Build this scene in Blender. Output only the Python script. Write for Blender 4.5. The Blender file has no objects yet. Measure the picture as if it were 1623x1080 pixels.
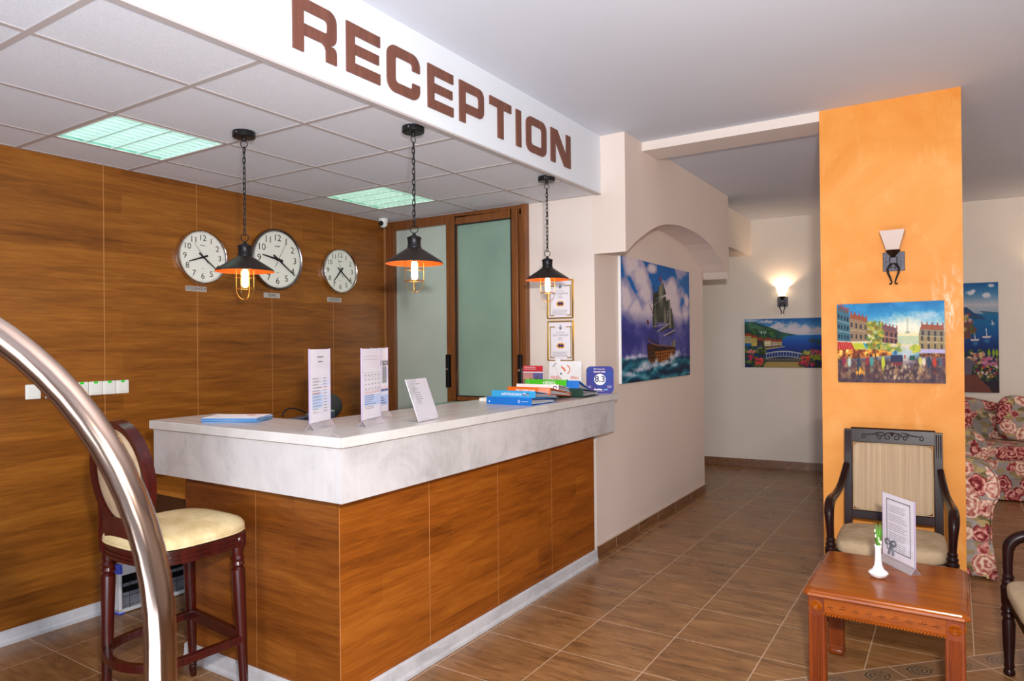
import bpy, bmesh, math, random
import numpy as np
from mathutils import Vector, Matrix, Euler
random.seed(7)
SC = bpy.context.scene
COL = SC.collection
PI = math.pi

# ------------------------------------------------------------------ camera
def make_camera():
    yaw, pitch, roll = 0.5710, 0.0035, -0.0098
    f = Vector((-math.sin(yaw)*math.cos(pitch), math.cos(yaw)*math.cos(pitch), math.sin(pitch)))
    r = Vector((math.cos(yaw), math.sin(yaw), 0)); u = r.cross(f)
    c, s = math.cos(roll), math.sin(roll)
    r2 = c*r + s*u; u2 = -s*r + c*u
    cam = bpy.data.cameras.new('camera')
    cam.sensor_width = 36; cam.lens = 36*1095.2/1623
    cam.clip_start = 0.02
    cam.dof.use_dof = True; cam.dof.focus_distance = 3.3; cam.dof.aperture_fstop = 9
    o = bpy.data.objects.new('camera', cam); COL.objects.link(o)
    m = Matrix((r2, u2, -f)).transposed().to_4x4(); m.translation = Vector((0, 0, 1.56))
    o.matrix_world = m
    SC.camera = o
    return r, f
CAM_R, CAM_F = make_camera()

# ------------------------------------------------------------------ world, light, exposure
w = bpy.data.worlds.new('world'); SC.world = w; w.use_nodes = True
w.node_tree.nodes['Background'].inputs[0].default_value = (0.80, 0.86, 1.0, 1)
w.node_tree.nodes['Background'].inputs[1].default_value = 0.75
SC.view_settings.view_transform = 'Standard'
SC.view_settings.look = 'None'
SC.view_settings.exposure = -0.25
SC.view_settings.gamma = 1.0
SC.view_settings.use_curve_mapping = False

def area(name, loc, aim, sx, sy, power, color=(1, 1, 1)):
    l = bpy.data.lights.new(name, 'AREA'); l.shape = 'RECTANGLE'; l.size = sx; l.size_y = sy
    l.energy = power; l.color = color
    o = bpy.data.objects.new(name, l); COL.objects.link(o); o.location = loc
    o.rotation_euler = (Vector(aim)-Vector(loc)).to_track_quat('-Z', 'Y').to_euler()
    return o
def point(name, loc, power, color, r=0.03):
    l = bpy.data.lights.new(name, 'POINT'); l.energy = power; l.color = color; l.shadow_soft_size = r
    o = bpy.data.objects.new(name, l); COL.objects.link(o); o.location = loc
    return o
# daylight through the lobby windows behind the camera
area('window_light', (-0.55, -2.6, 2.1), (-0.8, 3.0, 1.9), 1.1, 1.6, 36, (0.84, 0.91, 1.0))
area('window_light', (2.3, -2.6, 2.1), (0.4, 3.0, 1.9), 1.5, 1.6, 42, (0.84, 0.91, 1.0))
# the photographer's flash, just above and right of the lens
area('flash', (0.14, 0.02, 1.88), (-0.9, 4.6, 2.1), 0.12, 0.07, 175, (1.0, 0.95, 0.90))
# added fill aimed up at the ceilings, standing in for bounced lobby light
area('bounce_fill', (-0.4, -0.9, 0.35), (-0.9, 0.1, 3.05), 2.4, 1.4, 150, (0.72, 0.84, 1.0))
# corridor ceiling lamp, then an added warm fill for the lounge beyond the column
area('corridor_light', (-4.2, 8.0, 2.9), (-3.4, 8.4, 0.0), 0.6, 0.6, 30, (0.82, 1.0, 0.84))
area('lounge_fill', (2.4, 6.6, 2.6), (0.4, 7.6, 1.6), 1.0, 1.0, 26, (1.0, 0.82, 0.70))

# ------------------------------------------------------------------ materials
def srgb(r, g, b):
    f = lambda c: (c/255/12.92) if c/255 <= 0.04045 else ((c/255+0.055)/1.055)**2.4
    return (f(r), f(g), f(b), 1)
class NT:
    def __init__(s, name):
        s.m = bpy.data.materials.new(name); s.m.use_nodes = True
        s.t = s.m.node_tree; s.b = s.t.nodes['Principled BSDF']
        s.tc = None
    def n(s, typ, **kw):
        nd = s.t.nodes.new(typ)
        for k, v in kw.items():
            if k.startswith('i_'): nd.inputs[int(k[2:]) if k[2:].isdigit() else k[2:]].default_value = v
            else: setattr(nd, k, v)
        return nd
    def l(s, a, b): s.t.links.new(a, b)
    def coord(s, scale=(1, 1, 1), rot=(0, 0, 0), loc=(0, 0, 0), kind='Object'):
        if s.tc is None: s.tc = s.n('ShaderNodeTexCoord')
        mp = s.n('ShaderNodeMapping'); mp.inputs['Scale'].default_value = scale
        mp.inputs['Rotation'].default_value = rot; mp.inputs['Location'].default_value = loc
        s.l(s.tc.outputs[kind], mp.inputs[0]); return mp.outputs[0]
    def noise(s, vec, scale, detail=4, rough=0.5, dist=0.0):
        nd = s.n('ShaderNodeTexNoise'); nd.inputs['Scale'].default_value = scale
        nd.inputs['Detail'].default_value = detail; nd.inputs['Roughness'].default_value = rough
        nd.inputs['Distortion'].default_value = dist
        s.l(vec, nd.inputs['Vector']); return nd.outputs['Fac']
    def ramp(s, fac, stops, interp='LINEAR'):
        nd = s.n('ShaderNodeValToRGB'); cr = nd.color_ramp; cr.interpolation = interp
        while len(cr.elements) < len(stops): cr.elements.new(0.5)
        for e, (p, c) in zip(cr.elements, stops):
            e.position = p; e.color = c if len(c) == 4 else (*c, 1)
        s.l(fac, nd.inputs[0]); return nd.outputs[0]
    def mix(s, fac, a, b, mode='MIX'):
        nd = s.n('ShaderNodeMix'); nd.data_type = 'RGBA'; nd.blend_type = mode
        for inp, v in ((nd.inputs[0], fac), (nd.inputs[6], a), (nd.inputs[7], b)):
            if isinstance(v, (int, float)): inp.default_value = v
            elif isinstance(v, tuple): inp.default_value = v
            else: s.l(v, inp)
        return nd.outputs[2]
    def math(s, op, a, b=None):
        nd = s.n('ShaderNodeMath'); nd.operation = op
        for inp, v in zip(nd.inputs, (a, b)):
            if v is None: continue
            if isinstance(v, (int, float)): inp.default_value = v
            else: s.l(v, inp)
        return nd.outputs[0]
    def bump(s, h, strength=0.2, dist=0.01):
        nd = s.n('ShaderNodeBump'); nd.inputs['Strength'].default_value = strength
        nd.inputs['Distance'].default_value = dist
        s.l(h, nd.inputs['Height']); s.l(nd.outputs[0], s.b.inputs['Normal'])
    def set(s, **kw):
        for k, v in kw.items():
            k = k.replace('_', ' ')
            if isinstance(v, (int, float, tuple)): s.b.inputs[k].default_value = v
            else: s.l(v, s.b.inputs[k])
        return s.m

def plain(name, col, rough=0.5, metal=0.0, spec=0.5, var=0.0, vscale=8, coat=0.0, bump=0.0, bscale=200):
    t = NT(name)
    c = srgb(*col)
    if var > 0:
        f = t.noise(t.coord(), vscale, 5, 0.6)
        d = tuple(max(0, x*(1-var)) for x in c[:3])+(1,); h = tuple(min(1, x*(1+var)) for x in c[:3])+(1,)
        t.set(Base_Color=t.ramp(f, [(0.3, d), (0.7, h)]))
    else: t.set(Base_Color=c)
    if bump: t.bump(t.noise(t.coord(), bscale, 3, 0.6), bump, 0.002)
    return t.set(Roughness=rough, Metallic=metal, Specular_IOR_Level=spec, Coat_Weight=coat)

def swz(t, order, offset=0.0):
    """object coordinates with axes reordered, e.g. 'yz' -> (y, z, 0)"""
    if t.tc is None: t.tc = t.n('ShaderNodeTexCoord')
    sp = t.n('ShaderNodeSeparateXYZ'); t.l(t.tc.outputs['Object'], sp.inputs[0])
    cb = t.n('ShaderNodeCombineXYZ')
    for i, ch in enumerate(order):
        t.l(sp.outputs['xyz'.index(ch)], cb.inputs[i])
    return cb.outputs[0]
def mapn(t, vec, scale=(1, 1, 1), loc=(0, 0, 0), rot=(0, 0, 0)):
    mp = t.n('ShaderNodeMapping'); mp.inputs['Scale'].default_value = scale
    mp.inputs['Location'].default_value = loc; mp.inputs['Rotation'].default_value = rot
    t.l(vec, mp.inputs[0]); return mp.outputs[0]

def laminate(name, order, dark, mid, light, rough=0.32, off=(0, 0, 0)):
    """horizontal-grain walnut laminate; order = plane axes (grain first)"""
    t = NT(name); v = mapn(t, swz(t, order), loc=off)
    bk = t.n('ShaderNodeTexBrick'); bk.offset = 0.37; bk.squash = 1.0
    bk.inputs['Scale'].default_value = 1.0; bk.inputs['Brick Width'].default_value = 1.37
    bk.inputs['Row Height'].default_value = 0.118; bk.inputs['Mortar Size'].default_value = 0.0
    bk.inputs['Color1'].default_value = (0, 0, 0, 1); bk.inputs['Color2'].default_value = (1, 1, 1, 1)
    t.l(v, bk.inputs['Vector'])
    g1 = t.noise(mapn(t, v, (1.3, 11, 1)), 1.4, 5, 0.6, 0.5)
    g2 = t.noise(mapn(t, v, (5, 140, 1)), 1.0, 3, 0.6, 0.2)
    g3 = t.noise(mapn(t, v, (2.2, 30, 1), loc=(3, 5, 0)), 1.6, 6, 0.65, 1.2)
    a = t.math('ADD', t.math('MULTIPLY', g1, 0.55), t.math('MULTIPLY', g3, 0.45))
    b = t.math('ADD', a, t.math('MULTIPLY', t.math('SUBTRACT', g2, 0.5), 0.22))
    b = t.math('ADD', b, t.math('MULTIPLY', t.math('SUBTRACT', bk.outputs['Color'], 0.5), 0.13))
    c = t.ramp(b, [(0.30, srgb(*dark)), (0.5, srgb(*mid)), (0.70, srgb(*light))])
    t.set(Base_Color=c, Roughness=rough, Specular_IOR_Level=0.4)
    return t.m

def plaster(name, col, var=0.05, scale=1.5, rough=0.85, bump=0.15):
    t = NT(name); c = srgb(*col)
    f = t.noise(t.coord(), scale, 6, 0.6)
    d = tuple(x*(1-var) for x in c[:3])+(1,); h = tuple(min(1, x*(1+var)) for x in c[:3])+(1,)
    t.set(Base_Color=t.ramp(f, [(0.3, d), (0.7, h)]), Roughness=rough, Specular_IOR_Level=0.25)
    t.bump(t.noise(t.coord(), 60, 4, 0.7), bump, 0.004)
    return t.m

def m_column():
    t = NT('orange_plaster')
    a = t.noise(t.coord((1, 1, 1.0)), 1.7, 7, 0.62, 0.8)
    b = t.noise(t.coord((3, 3, 1.2), loc=(4, 2, 1)), 3.0, 7, 0.7, 0.4)
    c = t.ramp(a, [(0.3, srgb(220, 136, 44)), (0.52, srgb(228, 150, 64)), (0.75, srgb(236, 166, 88))])
    c2 = t.mix(t.ramp(b, [(0.55, (0, 0, 0, 1)), (0.85, (0.5, 0.5, 0.5, 1))]), c, srgb(246, 190, 124))
    # pale scuffed patch beside the upper right corner of the canvas
    tc = t.n('ShaderNodeTexCoord'); sp = t.n('ShaderNodeSeparateXYZ'); t.l(tc.outputs['Object'], sp.inputs[0])
    dx = t.math('MULTIPLY', t.math('SUBTRACT', sp.outputs[0], -0.035), 9.0)
    dz = t.math('MULTIPLY', t.math('SUBTRACT', sp.outputs[2], 1.78), 4.2)
    d = t.math('SQRT', t.math('ADD', t.math('MULTIPLY', dx, dx), t.math('MULTIPLY', dz, dz)))
    m = t.math('SUBTRACT', 1.0, d); m = t.math('MAXIMUM', m, 0.0)
    n = t.noise(t.coord((4, 4, 1.4)), 6.0, 8, 0.8, 0.5)
    m = t.math('MULTIPLY', t.ramp(n, [(0.48, (0, 0, 0, 1)), (0.62, (1, 1, 1, 1))]), t.math('MINIMUM', t.math('MULTIPLY', m, 1.6), 1.0))
    c3 = t.mix(t.math('MULTIPLY', m, 0.7), c2, srgb(252, 226, 196))
    t.bump(t.noise(t.coord(), 14, 6, 0.6), 0.12, 0.01)
    return t.set(Base_Color=c3, Roughness=0.55, Specular_IOR_Level=0.35)

def m_floor():
    t = NT('floor_tiles')
    v = swz(t, 'xyz')
    sp = t.n('ShaderNodeSeparateXYZ'); t.l(v, sp.inputs[0])
    x, y = sp.outputs[0], sp.outputs[1]
    # signed distance to the diagonal border band (runs at 45 degrees, x - y)
    dd = t.math('MULTIPLY', t.math('SUBTRACT', t.math('SUBTRACT', y, x), 4.02), 0.70711)   # >0 beyond the band
    along = t.math('MULTIPLY', t.math('ADD', x, y), 0.70711)
    W = 0.128
    inband = t.math('MULTIPLY', t.math('LESS_THAN', dd, 0.0), t.math('GREATER_THAN', dd, -W))
    inner = t.math('LESS_THAN', dd, -W)
    def grout(u, off, pitch, w):
        q = t.math('DIVIDE', t.math('SUBTRACT', u, off), pitch)
        fr = t.math('FRACT', q)
        e = t.math('MINIMUM', fr, t.math('SUBTRACT', 1.0, fr))
        return t.math('LESS_THAN', e, w/pitch/2), t.math('FLOOR', q)
    gx, ix = grout(x, -2.14, 0.44, 0.0048); gy, iy = grout(y, 3.07, 0.453, 0.0048)
    g_main = t.math('MAXIMUM', gx, gy)
    ga, ia = grout(along, 2.438, 0.453, 0.0048); gb, ib = grout(dd, -W, 0.453, 0.0048)
    g_in = t.math('MAXIMUM', ga, gb)
    edge = t.math('LESS_THAN', t.math('MINIMUM', t.math('ABSOLUTE', dd), t.math('ABSOLUTE', t.math('ADD', dd, W))), 0.003)
    # tile body: streaks along x
    wn = t.n('ShaderNodeTexWhiteNoise'); wn.noise_dimensions = '2D'
    cb = t.n('ShaderNodeCombineXYZ'); t.l(ix, cb.inputs[0]); t.l(iy, cb.inputs[1]); t.l(cb.outputs[0], wn.inputs['Vector'])
    off = t.n('ShaderNodeVectorMath'); off.operation = 'SCALE'; off.inputs['Scale'].default_value = 7.0
    t.l(wn.outputs['Color'], off.inputs[0])
    ad = t.n('ShaderNodeVectorMath'); ad.operation = 'ADD'; t.l(v, ad.inputs[0]); t.l(off.outputs[0], ad.inputs[1])
    s1 = t.noise(mapn(t, ad.outputs[0], (2.2, 16, 1)), 1.5, 6, 0.62, 0.9)
    s2 = t.noise(mapn(t, ad.outputs[0], (7, 75, 1)), 1.0, 4, 0.7, 0.4)
    s3 = t.noise(mapn(t, ad.outputs[0], (3, 4, 1)), 1.4, 4, 0.6, 0.3)
    s = t.math('ADD', t.math('MULTIPLY', s1, 0.5), t.math('ADD', t.math('MULTIPLY', s2, 0.22), t.math('MULTIPLY', s3, 0.28)))
    s = t.math('ADD', s, t.math('MULTIPLY', t.math('SUBTRACT', wn.outputs['Value'], 0.5), 0.04))
    body = t.ramp(s, [(0.34, srgb(94, 64, 38)), (0.46, srgb(134, 94, 56)), (0.56, srgb(158, 114, 70)), (0.68, srgb(182, 138, 90))])
    # border tiles: rings of a carved medallion
    bf = t.math('SUBTRACT', t.math('FRACT', t.math('DIVIDE', t.math('SUBTRACT', along, 2.438), 0.2265)), 0.5)
    rx = t.math('MULTIPLY', bf, 0.2265); ry = t.math('ADD', dd, W/2)
    rr = t.math('SQRT', t.math('ADD', t.math('MULTIPLY', t.math('MULTIPLY', rx, rx), 0.55), t.math('MULTIPLY', ry, ry)))
    ring = t.math('SINE', t.math('MULTIPLY', rr, 420.0))
    rn = t.noise(t.coord(), 70, 5, 0.7)
    rm = t.math('ADD', t.math('MULTIPLY', ring, 0.12), rn)
    border = t.ramp(rm, [(0.32, srgb(70, 58, 46)), (0.5, srgb(120, 98, 76)), (0.66, srgb(156, 128, 98))])
    inside = t.math('LESS_THAN', rr, 0.052)
    border = t.mix(inside, srgb(142, 108, 78), border)
    c = t.mix(g_main, body, srgb(206, 178, 150))
    ci = t.mix(g_in, body, srgb(206, 178, 150))
    c = t.mix(inner, c, ci)
    gband, _ = grout(along, 2.438, 0.453, 0.0048)
    c = t.mix(inband, c, t.mix(gband, border, srgb(206, 178, 150)))
    c = t.mix(edge, c, srgb(206, 178, 150))
    t.bump(s2, 0.06, 0.004)
    return t.set(Base_Color=c, Roughness=t.ramp(s3, [(0.3, (0.24,)*3+(1,)), (0.7, (0.36,)*3+(1,))]), Specular_IOR_Level=0.45)

def m_marble(name, base=(206, 203, 203)):
    t = NT(name)
    a = t.noise(t.coord(), 3.2, 7, 0.65, 0.8)
    b = t.noise(t.coord((26, 26, 3)), 2.0, 5, 0.7)
    m = t.math('ADD', t.math('MULTIPLY', a, 0.86), t.math('MULTIPLY', b, 0.14))
    lo = tuple(int(c*0.86) for c in base); hi = tuple(min(255, int(c*1.06)) for c in base)
    return t.set(Base_Color=t.ramp(m, [(0.33, srgb(*lo)), (0.5, srgb(*base)), (0.66, srgb(*hi))]), Roughness=0.38, Specular_IOR_Level=0.4)

def m_topboard(order):
    t = NT('countertop_laminate_'+order); v = swz(t, order)
    a = t.noise(mapn(t, v, (2.0, 16, 3)), 1.6, 5, 0.6, 0.6)
    return t.set(Base_Color=t.ramp(a, [(0.3, srgb(196, 192, 188)), (0.7, srgb(220, 217, 214))]), Roughness=0.27, Specular_IOR_Level=0.5)

def m_floral():
    t = NT('floral_fabric'); v = t.coord()
    nz = t.n('ShaderNodeTexNoise'); nz.inputs['Scale'].default_value = 14; nz.inputs['Detail'].default_value = 3; t.l(v, nz.inputs['Vector'])
    wv = t.n('ShaderNodeVectorMath'); wv.operation = 'MULTIPLY_ADD'
    t.l(nz.outputs['Color'], wv.inputs[0]); wv.inputs[1].default_value = (0.07,)*3; t.l(v, wv.inputs[2])
    def vor(vec, scale):
        q = t.n('ShaderNodeTexVoronoi'); q.inputs['Scale'].default_value = scale; t.l(vec, q.inputs['Vector']); return q
    base = t.ramp(t.noise(v, 6, 4), [(0.3, srgb(142, 132, 126)), (0.7, srgb(170, 160, 154))])
    lf = vor(mapn(t, wv.outputs[0], (1.0, 1.0, 1.6), rot=(0.5, 0.4, 0.6)), 14.0)
    leafm = t.math('MULTIPLY', t.math('LESS_THAN', lf.outputs['Distance'], 0.50), t.math('GREATER_THAN', t.noise(v, 5, 2), 0.40))
    spl = t.n('ShaderNodeSeparateColor'); t.l(lf.outputs['Color'], spl.inputs[0])
    leafc = t.ramp(spl.outputs[0], [(0.0, srgb(104, 94, 62)), (0.5, srgb(148, 130, 90)), (1.0, srgb(196, 172, 120))])
    c = t.mix(leafm, base, leafc)
    fl = vor(wv.outputs[0], 7.6)
    sf = t.n('ShaderNodeSeparateColor'); t.l(fl.outputs['Color'], sf.inputs[0])
    rad = t.math('ADD', t.math('MULTIPLY', sf.outputs[1], 0.22), 0.42)
    flm = t.math('LESS_THAN', fl.outputs['Distance'], rad)
    pet = t.math('SINE', t.math('MULTIPLY', fl.outputs['Distance'], 30.0))
    pn = t.noise(v, 42, 3, 0.6)
    pv = t.math('ADD', t.math('MULTIPLY', pet, 0.16), pn)
    rose = t.ramp(pv, [(0.30, srgb(112, 38, 42)), (0.5, srgb(168, 76, 76)), (0.68, srgb(222, 164, 150))])
    rose2 = t.ramp(pv, [(0.30, srgb(168, 92, 80)), (0.5, srgb(214, 158, 142)), (0.68, srgb(236, 210, 186))])
    fc = t.mix(t.math('GREATER_THAN', sf.outputs[0], 0.55), rose, rose2)
    c = t.mix(flm, c, fc)
    return t.set(Base_Color=c, Roughness=0.85, Specular_IOR_Level=0.2)

def m_wood(name, dark, light, rough=0.25, coat=0.3, axis='z'):
    t = NT(name)
    sc = {'z': (14, 14, 1.2), 'x': (1.2, 14, 14), 'y': (14, 1.2, 14)}[axis]
    a = t.noise(t.coord(sc), 2.2, 6, 0.6, 0.8)
    return t.set(Base_Color=t.ramp(a, [(0.3, srgb(*dark)), (0.7, srgb(*light))]), Roughness=rough, Coat_Weight=coat, Coat_Roughness=0.15)

def m_fabric(name, c1, c2, stripes=False, axis='x'):
    t = NT(name)
    if stripes:
        v = swz(t, axis+'yz'.replace(axis, '')[:1]+'z') if False else t.coord()
        a = t.noise(t.coord((38, 0.01, 0.4)), 1.0, 4, 0.8)
        col = t.ramp(a, [(0.35, srgb(*c1)), (0.62, srgb(*c2))])
    else:
        a = t.noise(t.coord(), 9, 6, 0.65)
        col = t.ramp(a, [(0.35, srgb(*c1)), (0.65, srgb(*c2))])
    t.bump(t.noise(t.coord(), 420, 2, 0.5), 0.25, 0.002)
    return t.set(Base_Color=col, Roughness=0.9, Specular_IOR_Level=0.15)

def m_tile_ceiling():
    t = NT('mineral_ceiling_tile')
    a = t.noise(t.coord(), 420, 2, 0.5)
    t.bump(a, 0.5, 0.004)
    return t.set(Base_Color=t.ramp(a, [(0.35, srgb(210, 212, 220)), (0.6, srgb(238, 240, 246))]), Roughness=0.8, Specular_IOR_Level=0.3)

def m_emit(name, col, strength):
    t = NT(name)
    return t.set(Base_Color=(0.8, 0.8, 0.8, 1), Emission_Color=col, Emission_Strength=strength)
def m_clear(name, tint=(0.995, 0.99, 1.0, 1), milk=0.0):
    t = NT(name)
    gl = t.n('ShaderNodeBsdfGlossy'); gl.inputs['Roughness'].default_value = 0.06; gl.inputs['Color'].default_value = (0.9, 0.9, 0.95, 1)
    tr = t.n('ShaderNodeBsdfTransparent'); tr.inputs[0].default_value = tint
    fr = t.n('ShaderNodeLayerWeight'); fr.inputs['Blend'].default_value = 0.25
    ad = t.math('ADD', t.math('MULTIPLY', fr.outputs['Facing'], 0.25), 0.03)
    mx = t.n('ShaderNodeMixShader'); t.l(ad, mx.inputs[0]); t.l(tr.outputs[0], mx.inputs[1]); t.l(gl.outputs[0], mx.inputs[2])
    out = mx.outputs[0]
    if milk:
        df = t.n('ShaderNodeBsdfDiffuse'); df.inputs[0].default_value = (0.85, 0.82, 0.88, 1)
        m2 = t.n('ShaderNodeMixShader'); m2.inputs[0].default_value = milk; t.l(out, m2.inputs[1]); t.l(df.outputs[0], m2.inputs[2]); out = m2.outputs[0]
    t.l(out, t.t.nodes['Material Output'].inputs[0])
    return t.m
def m_frost(name, c1, c2, rough, z0, z1):
    t = NT(name)
    a = t.noise(t.coord(), 2.0, 4, 0.5)
    s = t.noise(t.coord(), 300, 2, 0.5)
    f = t.math('ADD', t.math('MULTIPLY', a, 0.8), t.math('MULTIPLY', s, 0.2))
    return t.set(Base_Color=t.ramp(f, [(0.3, srgb(*c1)), (0.7, srgb(*c2))]), Roughness=rough, Specular_IOR_Level=0.6)
def m_vcol(name, rough=0.5, coat=0.0):
    t = NT(name); a = t.n('ShaderNodeVertexColor'); a.layer_name = 'Col'
    n = t.noise(t.coord(), 160, 3, 0.6); t.bump(n, 0.2, 0.002)
    return t.set(Base_Color=a.outputs[0], Roughness=rough, Coat_Weight=coat, Specular_IOR_Level=0.2)

M = {}
M['floor'] = m_floor()
M['wall_white'] = plaster('white_plaster', (226, 214, 206), 0.03)
M['wall_ship'] = plaster('pinkish_white_plaster', (226, 210, 200), 0.03)
M['wall_far'] = plaster('warm_white_plaster', (228, 218, 206), 0.03)
M['ceil'] = plaster('ceiling_plaster', (212, 216, 226), 0.02, 1.0, 0.9, 0.08)
M['soffit'] = plaster('white_bulkhead_paint', (222, 228, 236), 0.015, 1.0, 0.7, 0.06)
M['column'] = m_column()
M['tile'] = m_tile_ceiling()
M['tbar'] = plain('ceiling_grid_metal', (186, 178, 176), 0.45, 0.0)
M['marble'] = m_marble('pale_stone_laminate', (198, 194, 194))
M['topx'] = m_topboard('xyz'); M['topy'] = m_topboard('yxz')
M['edge'] = plain('countertop_edging', (212, 208, 202), 0.3, var=0.05, vscale=14)
WD, WM, WL = (104, 58, 16), (146, 86, 28), (176, 110, 44)
M['lam_wall'] = laminate('walnut_laminate_wall', 'yzx', (102, 57, 16), (136, 80, 24), (162, 102, 36))
M['lam_y'] = laminate('walnut_laminate_front', 'yzx', (108, 54, 12), (150, 80, 20), (176, 102, 32), off=(0.4, 0.3, 0))
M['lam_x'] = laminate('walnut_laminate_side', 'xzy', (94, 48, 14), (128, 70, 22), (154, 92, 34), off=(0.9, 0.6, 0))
M['seam'] = plain('pale_joint_strip', (188, 132, 82), 0.5)
M['plinth'] = m_marble('whitewashed_skirting', (200, 200, 204))
M['frame'] = m_wood('brown_window_frame', (104, 58, 24), (134, 80, 36), 0.35, 0.1)
M['skirt'] = m_wood('brown_skirting_tile', (96, 62, 38), (146, 100, 64), 0.35, 0.0, 'y')
M['frost_l'] = m_frost('pale_frosted_glass', (176, 190, 180), (192, 204, 194), 0.22, 0, 1)
M['frost_r'] = m_frost('green_frosted_glass', (122, 150, 136), (146, 172, 156), 0.30, 0, 1)
M['black_metal'] = plain('black_painted_metal', (34, 33, 36), 0.38, 0.6)
M['dark_metal'] = plain('bronze_black_metal', (58, 50, 46), 0.42, 0.7)
M['copper'] = plain('copper_lining', (236, 120, 52), 0.35, 0.35)
M['brass'] = plain('antique_brass_wire', (150, 122, 70), 0.3, 0.9)
M['bulb'] = m_emit('glowing_filament_bulb', (1.0, 0.62, 0.22, 1), 38)
M['tube'] = m_emit('fluorescent_tube', (0.95, 1.0, 0.98, 1), 7.5)
M['tube2'] = m_emit('fluorescent_tube_warm', (1.0, 1.0, 0.86, 1), 7)
M['reflector'] = plain('lamp_reflector', (120, 176, 162), 0.5, 0.0)
M['louvre'] = plain('louvre_blade', (196, 226, 218), 0.45, 0.0)
M['chrome'] = plain('polished_chrome', (214, 208, 206), 0.12, 1.0)
M['lilac'] = plain('lilac_acrylic_edge', (176, 160, 190), 0.3)
M['rail'] = plain('brushed_rail_steel', (180, 154, 138), 0.13, 1.0)
M['steel_dark'] = plain('brushed_steel', (150, 148, 150), 0.25, 1.0)
M['clock_face'] = plain('clock_face', (232, 232, 222), 0.45)
M['black'] = plain('black_print', (22, 22, 24), 0.6)
M['grey_print'] = plain('grey_print', (130, 130, 134), 0.7)
M['blue_print'] = plain('blue_print', (60, 90, 150), 0.7)
M['red_print'] = plain('red_print', (200, 96, 80), 0.7)
M['white'] = plain('white_plastic', (232, 232, 226), 0.4)
M['paper'] = plain('white_paper', (246, 245, 250), 0.7)
M['paper_blue'] = plain('pale_blue_paper', (196, 212, 238), 0.7)
M['green_dot'] = plain('green_sticker', (30, 215, 30), 0.5)
M['tag'] = plain('silver_label_plate', (186, 182, 178), 0.35, 0.3)
M['acryl'] = m_clear('clear_acrylic'); M['acryl_foot'] = m_clear('hazy_acrylic', milk=0.16)
M['letter'] = m_wood('reddish_wood_veneer', (92, 52, 40), (124, 76, 60), 0.55, 0.0, 'z')
M['mahog'] = m_wood('red_mahogany', (44, 6, 6), (74, 14, 10), 0.26, 0.2)
M['darkwood'] = m_wood('dark_mahogany', (22, 8, 8), (44, 17, 15), 0.30, 0.0)
M['darkwood'].node_tree.nodes['Principled BSDF'].inputs['Specular IOR Level'].default_value = 0.2
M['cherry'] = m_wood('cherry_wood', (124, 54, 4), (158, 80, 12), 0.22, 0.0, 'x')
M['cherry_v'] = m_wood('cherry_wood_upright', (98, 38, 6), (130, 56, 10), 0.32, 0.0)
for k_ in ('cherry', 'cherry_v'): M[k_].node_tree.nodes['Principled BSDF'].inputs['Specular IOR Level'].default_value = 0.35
M['cherry_d'] = plain('cherry_carving_shade', (84, 36, 10), 0.4)
M['cream'] = m_fabric('cream_velvet', (204, 180, 130), (232, 212, 168))
M['beige'] = m_fabric('beige_striped_fabric', (164, 138, 110), (190, 166, 136), True)
M['beige_plain'] = m_fabric('beige_seat_fabric', (168, 144, 114), (190, 168, 138))
M['tan_dot'] = m_fabric('tan_velvet', (170, 142, 112), (196, 170, 140))
M['floral'] = m_floral()
M['blue_l'] = plain('light_blue_card', (60, 170, 225), 0.35)
M['blue_d'] = plain('blue_card', (20, 112, 200), 0.35)
M['blue_e'] = plain('brochure_blue', (30, 130, 200), 0.5)
M['orange'] = plain('orange_card', (240, 112, 36), 0.4)
M['orange_ink'] = plain('orange_ink', (226, 104, 40), 0.6)
M['green'] = plain('green_card', (70, 190, 30), 0.4)
M['green_dk'] = plain('dark_green_card', (30, 62, 52), 0.45)
M['red'] = plain('red_card', (214, 44, 62), 0.5)
M['navy'] = plain('navy_ink', (40, 40, 110), 0.6)
M['gold'] = plain('gold_frame', (190, 152, 66), 0.3, 0.8)
M['gold_ink'] = plain('gold_ink', (176, 146, 60), 0.6)
M['amber'] = plain('amber_ink', (236, 172, 40), 0.6)
M['porcelain'] = plain('white_porcelain', (238, 236, 238), 0.12, coat=0.6)
M['leaf'] = plain('fresh_green_leaf', (92, 150, 48), 0.5, var=0.25, vscale=60)
M['petal'] = plain('white_bud', (220, 230, 200), 0.5)
M['iron'] = plain('forged_iron', (74, 72, 80), 0.5, 0.7, var=0.35, vscale=60)
M['iron_bk'] = plain('black_iron', (26, 22, 22), 0.4, 0.6)
M['shade_off'] = plain('frosted_shade_glass', (202, 180, 168), 0.3)
M['shade_on'] = m_emit('lit_shade_glass', (1.0, 0.74, 0.46, 1), 2.2)
M['heater_w'] = plain('heater_white_shell', (206, 206, 210), 0.4)
M['heater_k'] = plain('heater_black_cavity', (18, 18, 22), 0.4)
M['quartz'] = plain('quartz_tube', (176, 180, 192), 0.15, 0.4)
M['blue_cap'] = plain('blue_plastic', (66, 86, 200), 0.4)
M['foam'] = plain('black_upholstery', (38, 44, 42), 0.8, bump=0.5, bscale=300)
M['teal'] = plain('pale_teal_plastic', (150, 190, 170), 0.4)
M['screen'] = plain('dark_slate_plastic', (62, 72, 92), 0.35)
M['dkbrown'] = plain('dark_stained_wood', (66, 36, 14), 0.4, var=0.2)
M['desk'] = laminate('desk_laminate', 'xyz', (136, 80, 22), (168, 104, 34), (192, 128, 50))
M['paint'] = m_vcol('oil_paint', 0.5, 0.0)
M['canvas'] = plain('canvas_edge', (232, 230, 228), 0.8)
M['ink'] = m_vcol('printed_card', 0.45)

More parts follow.
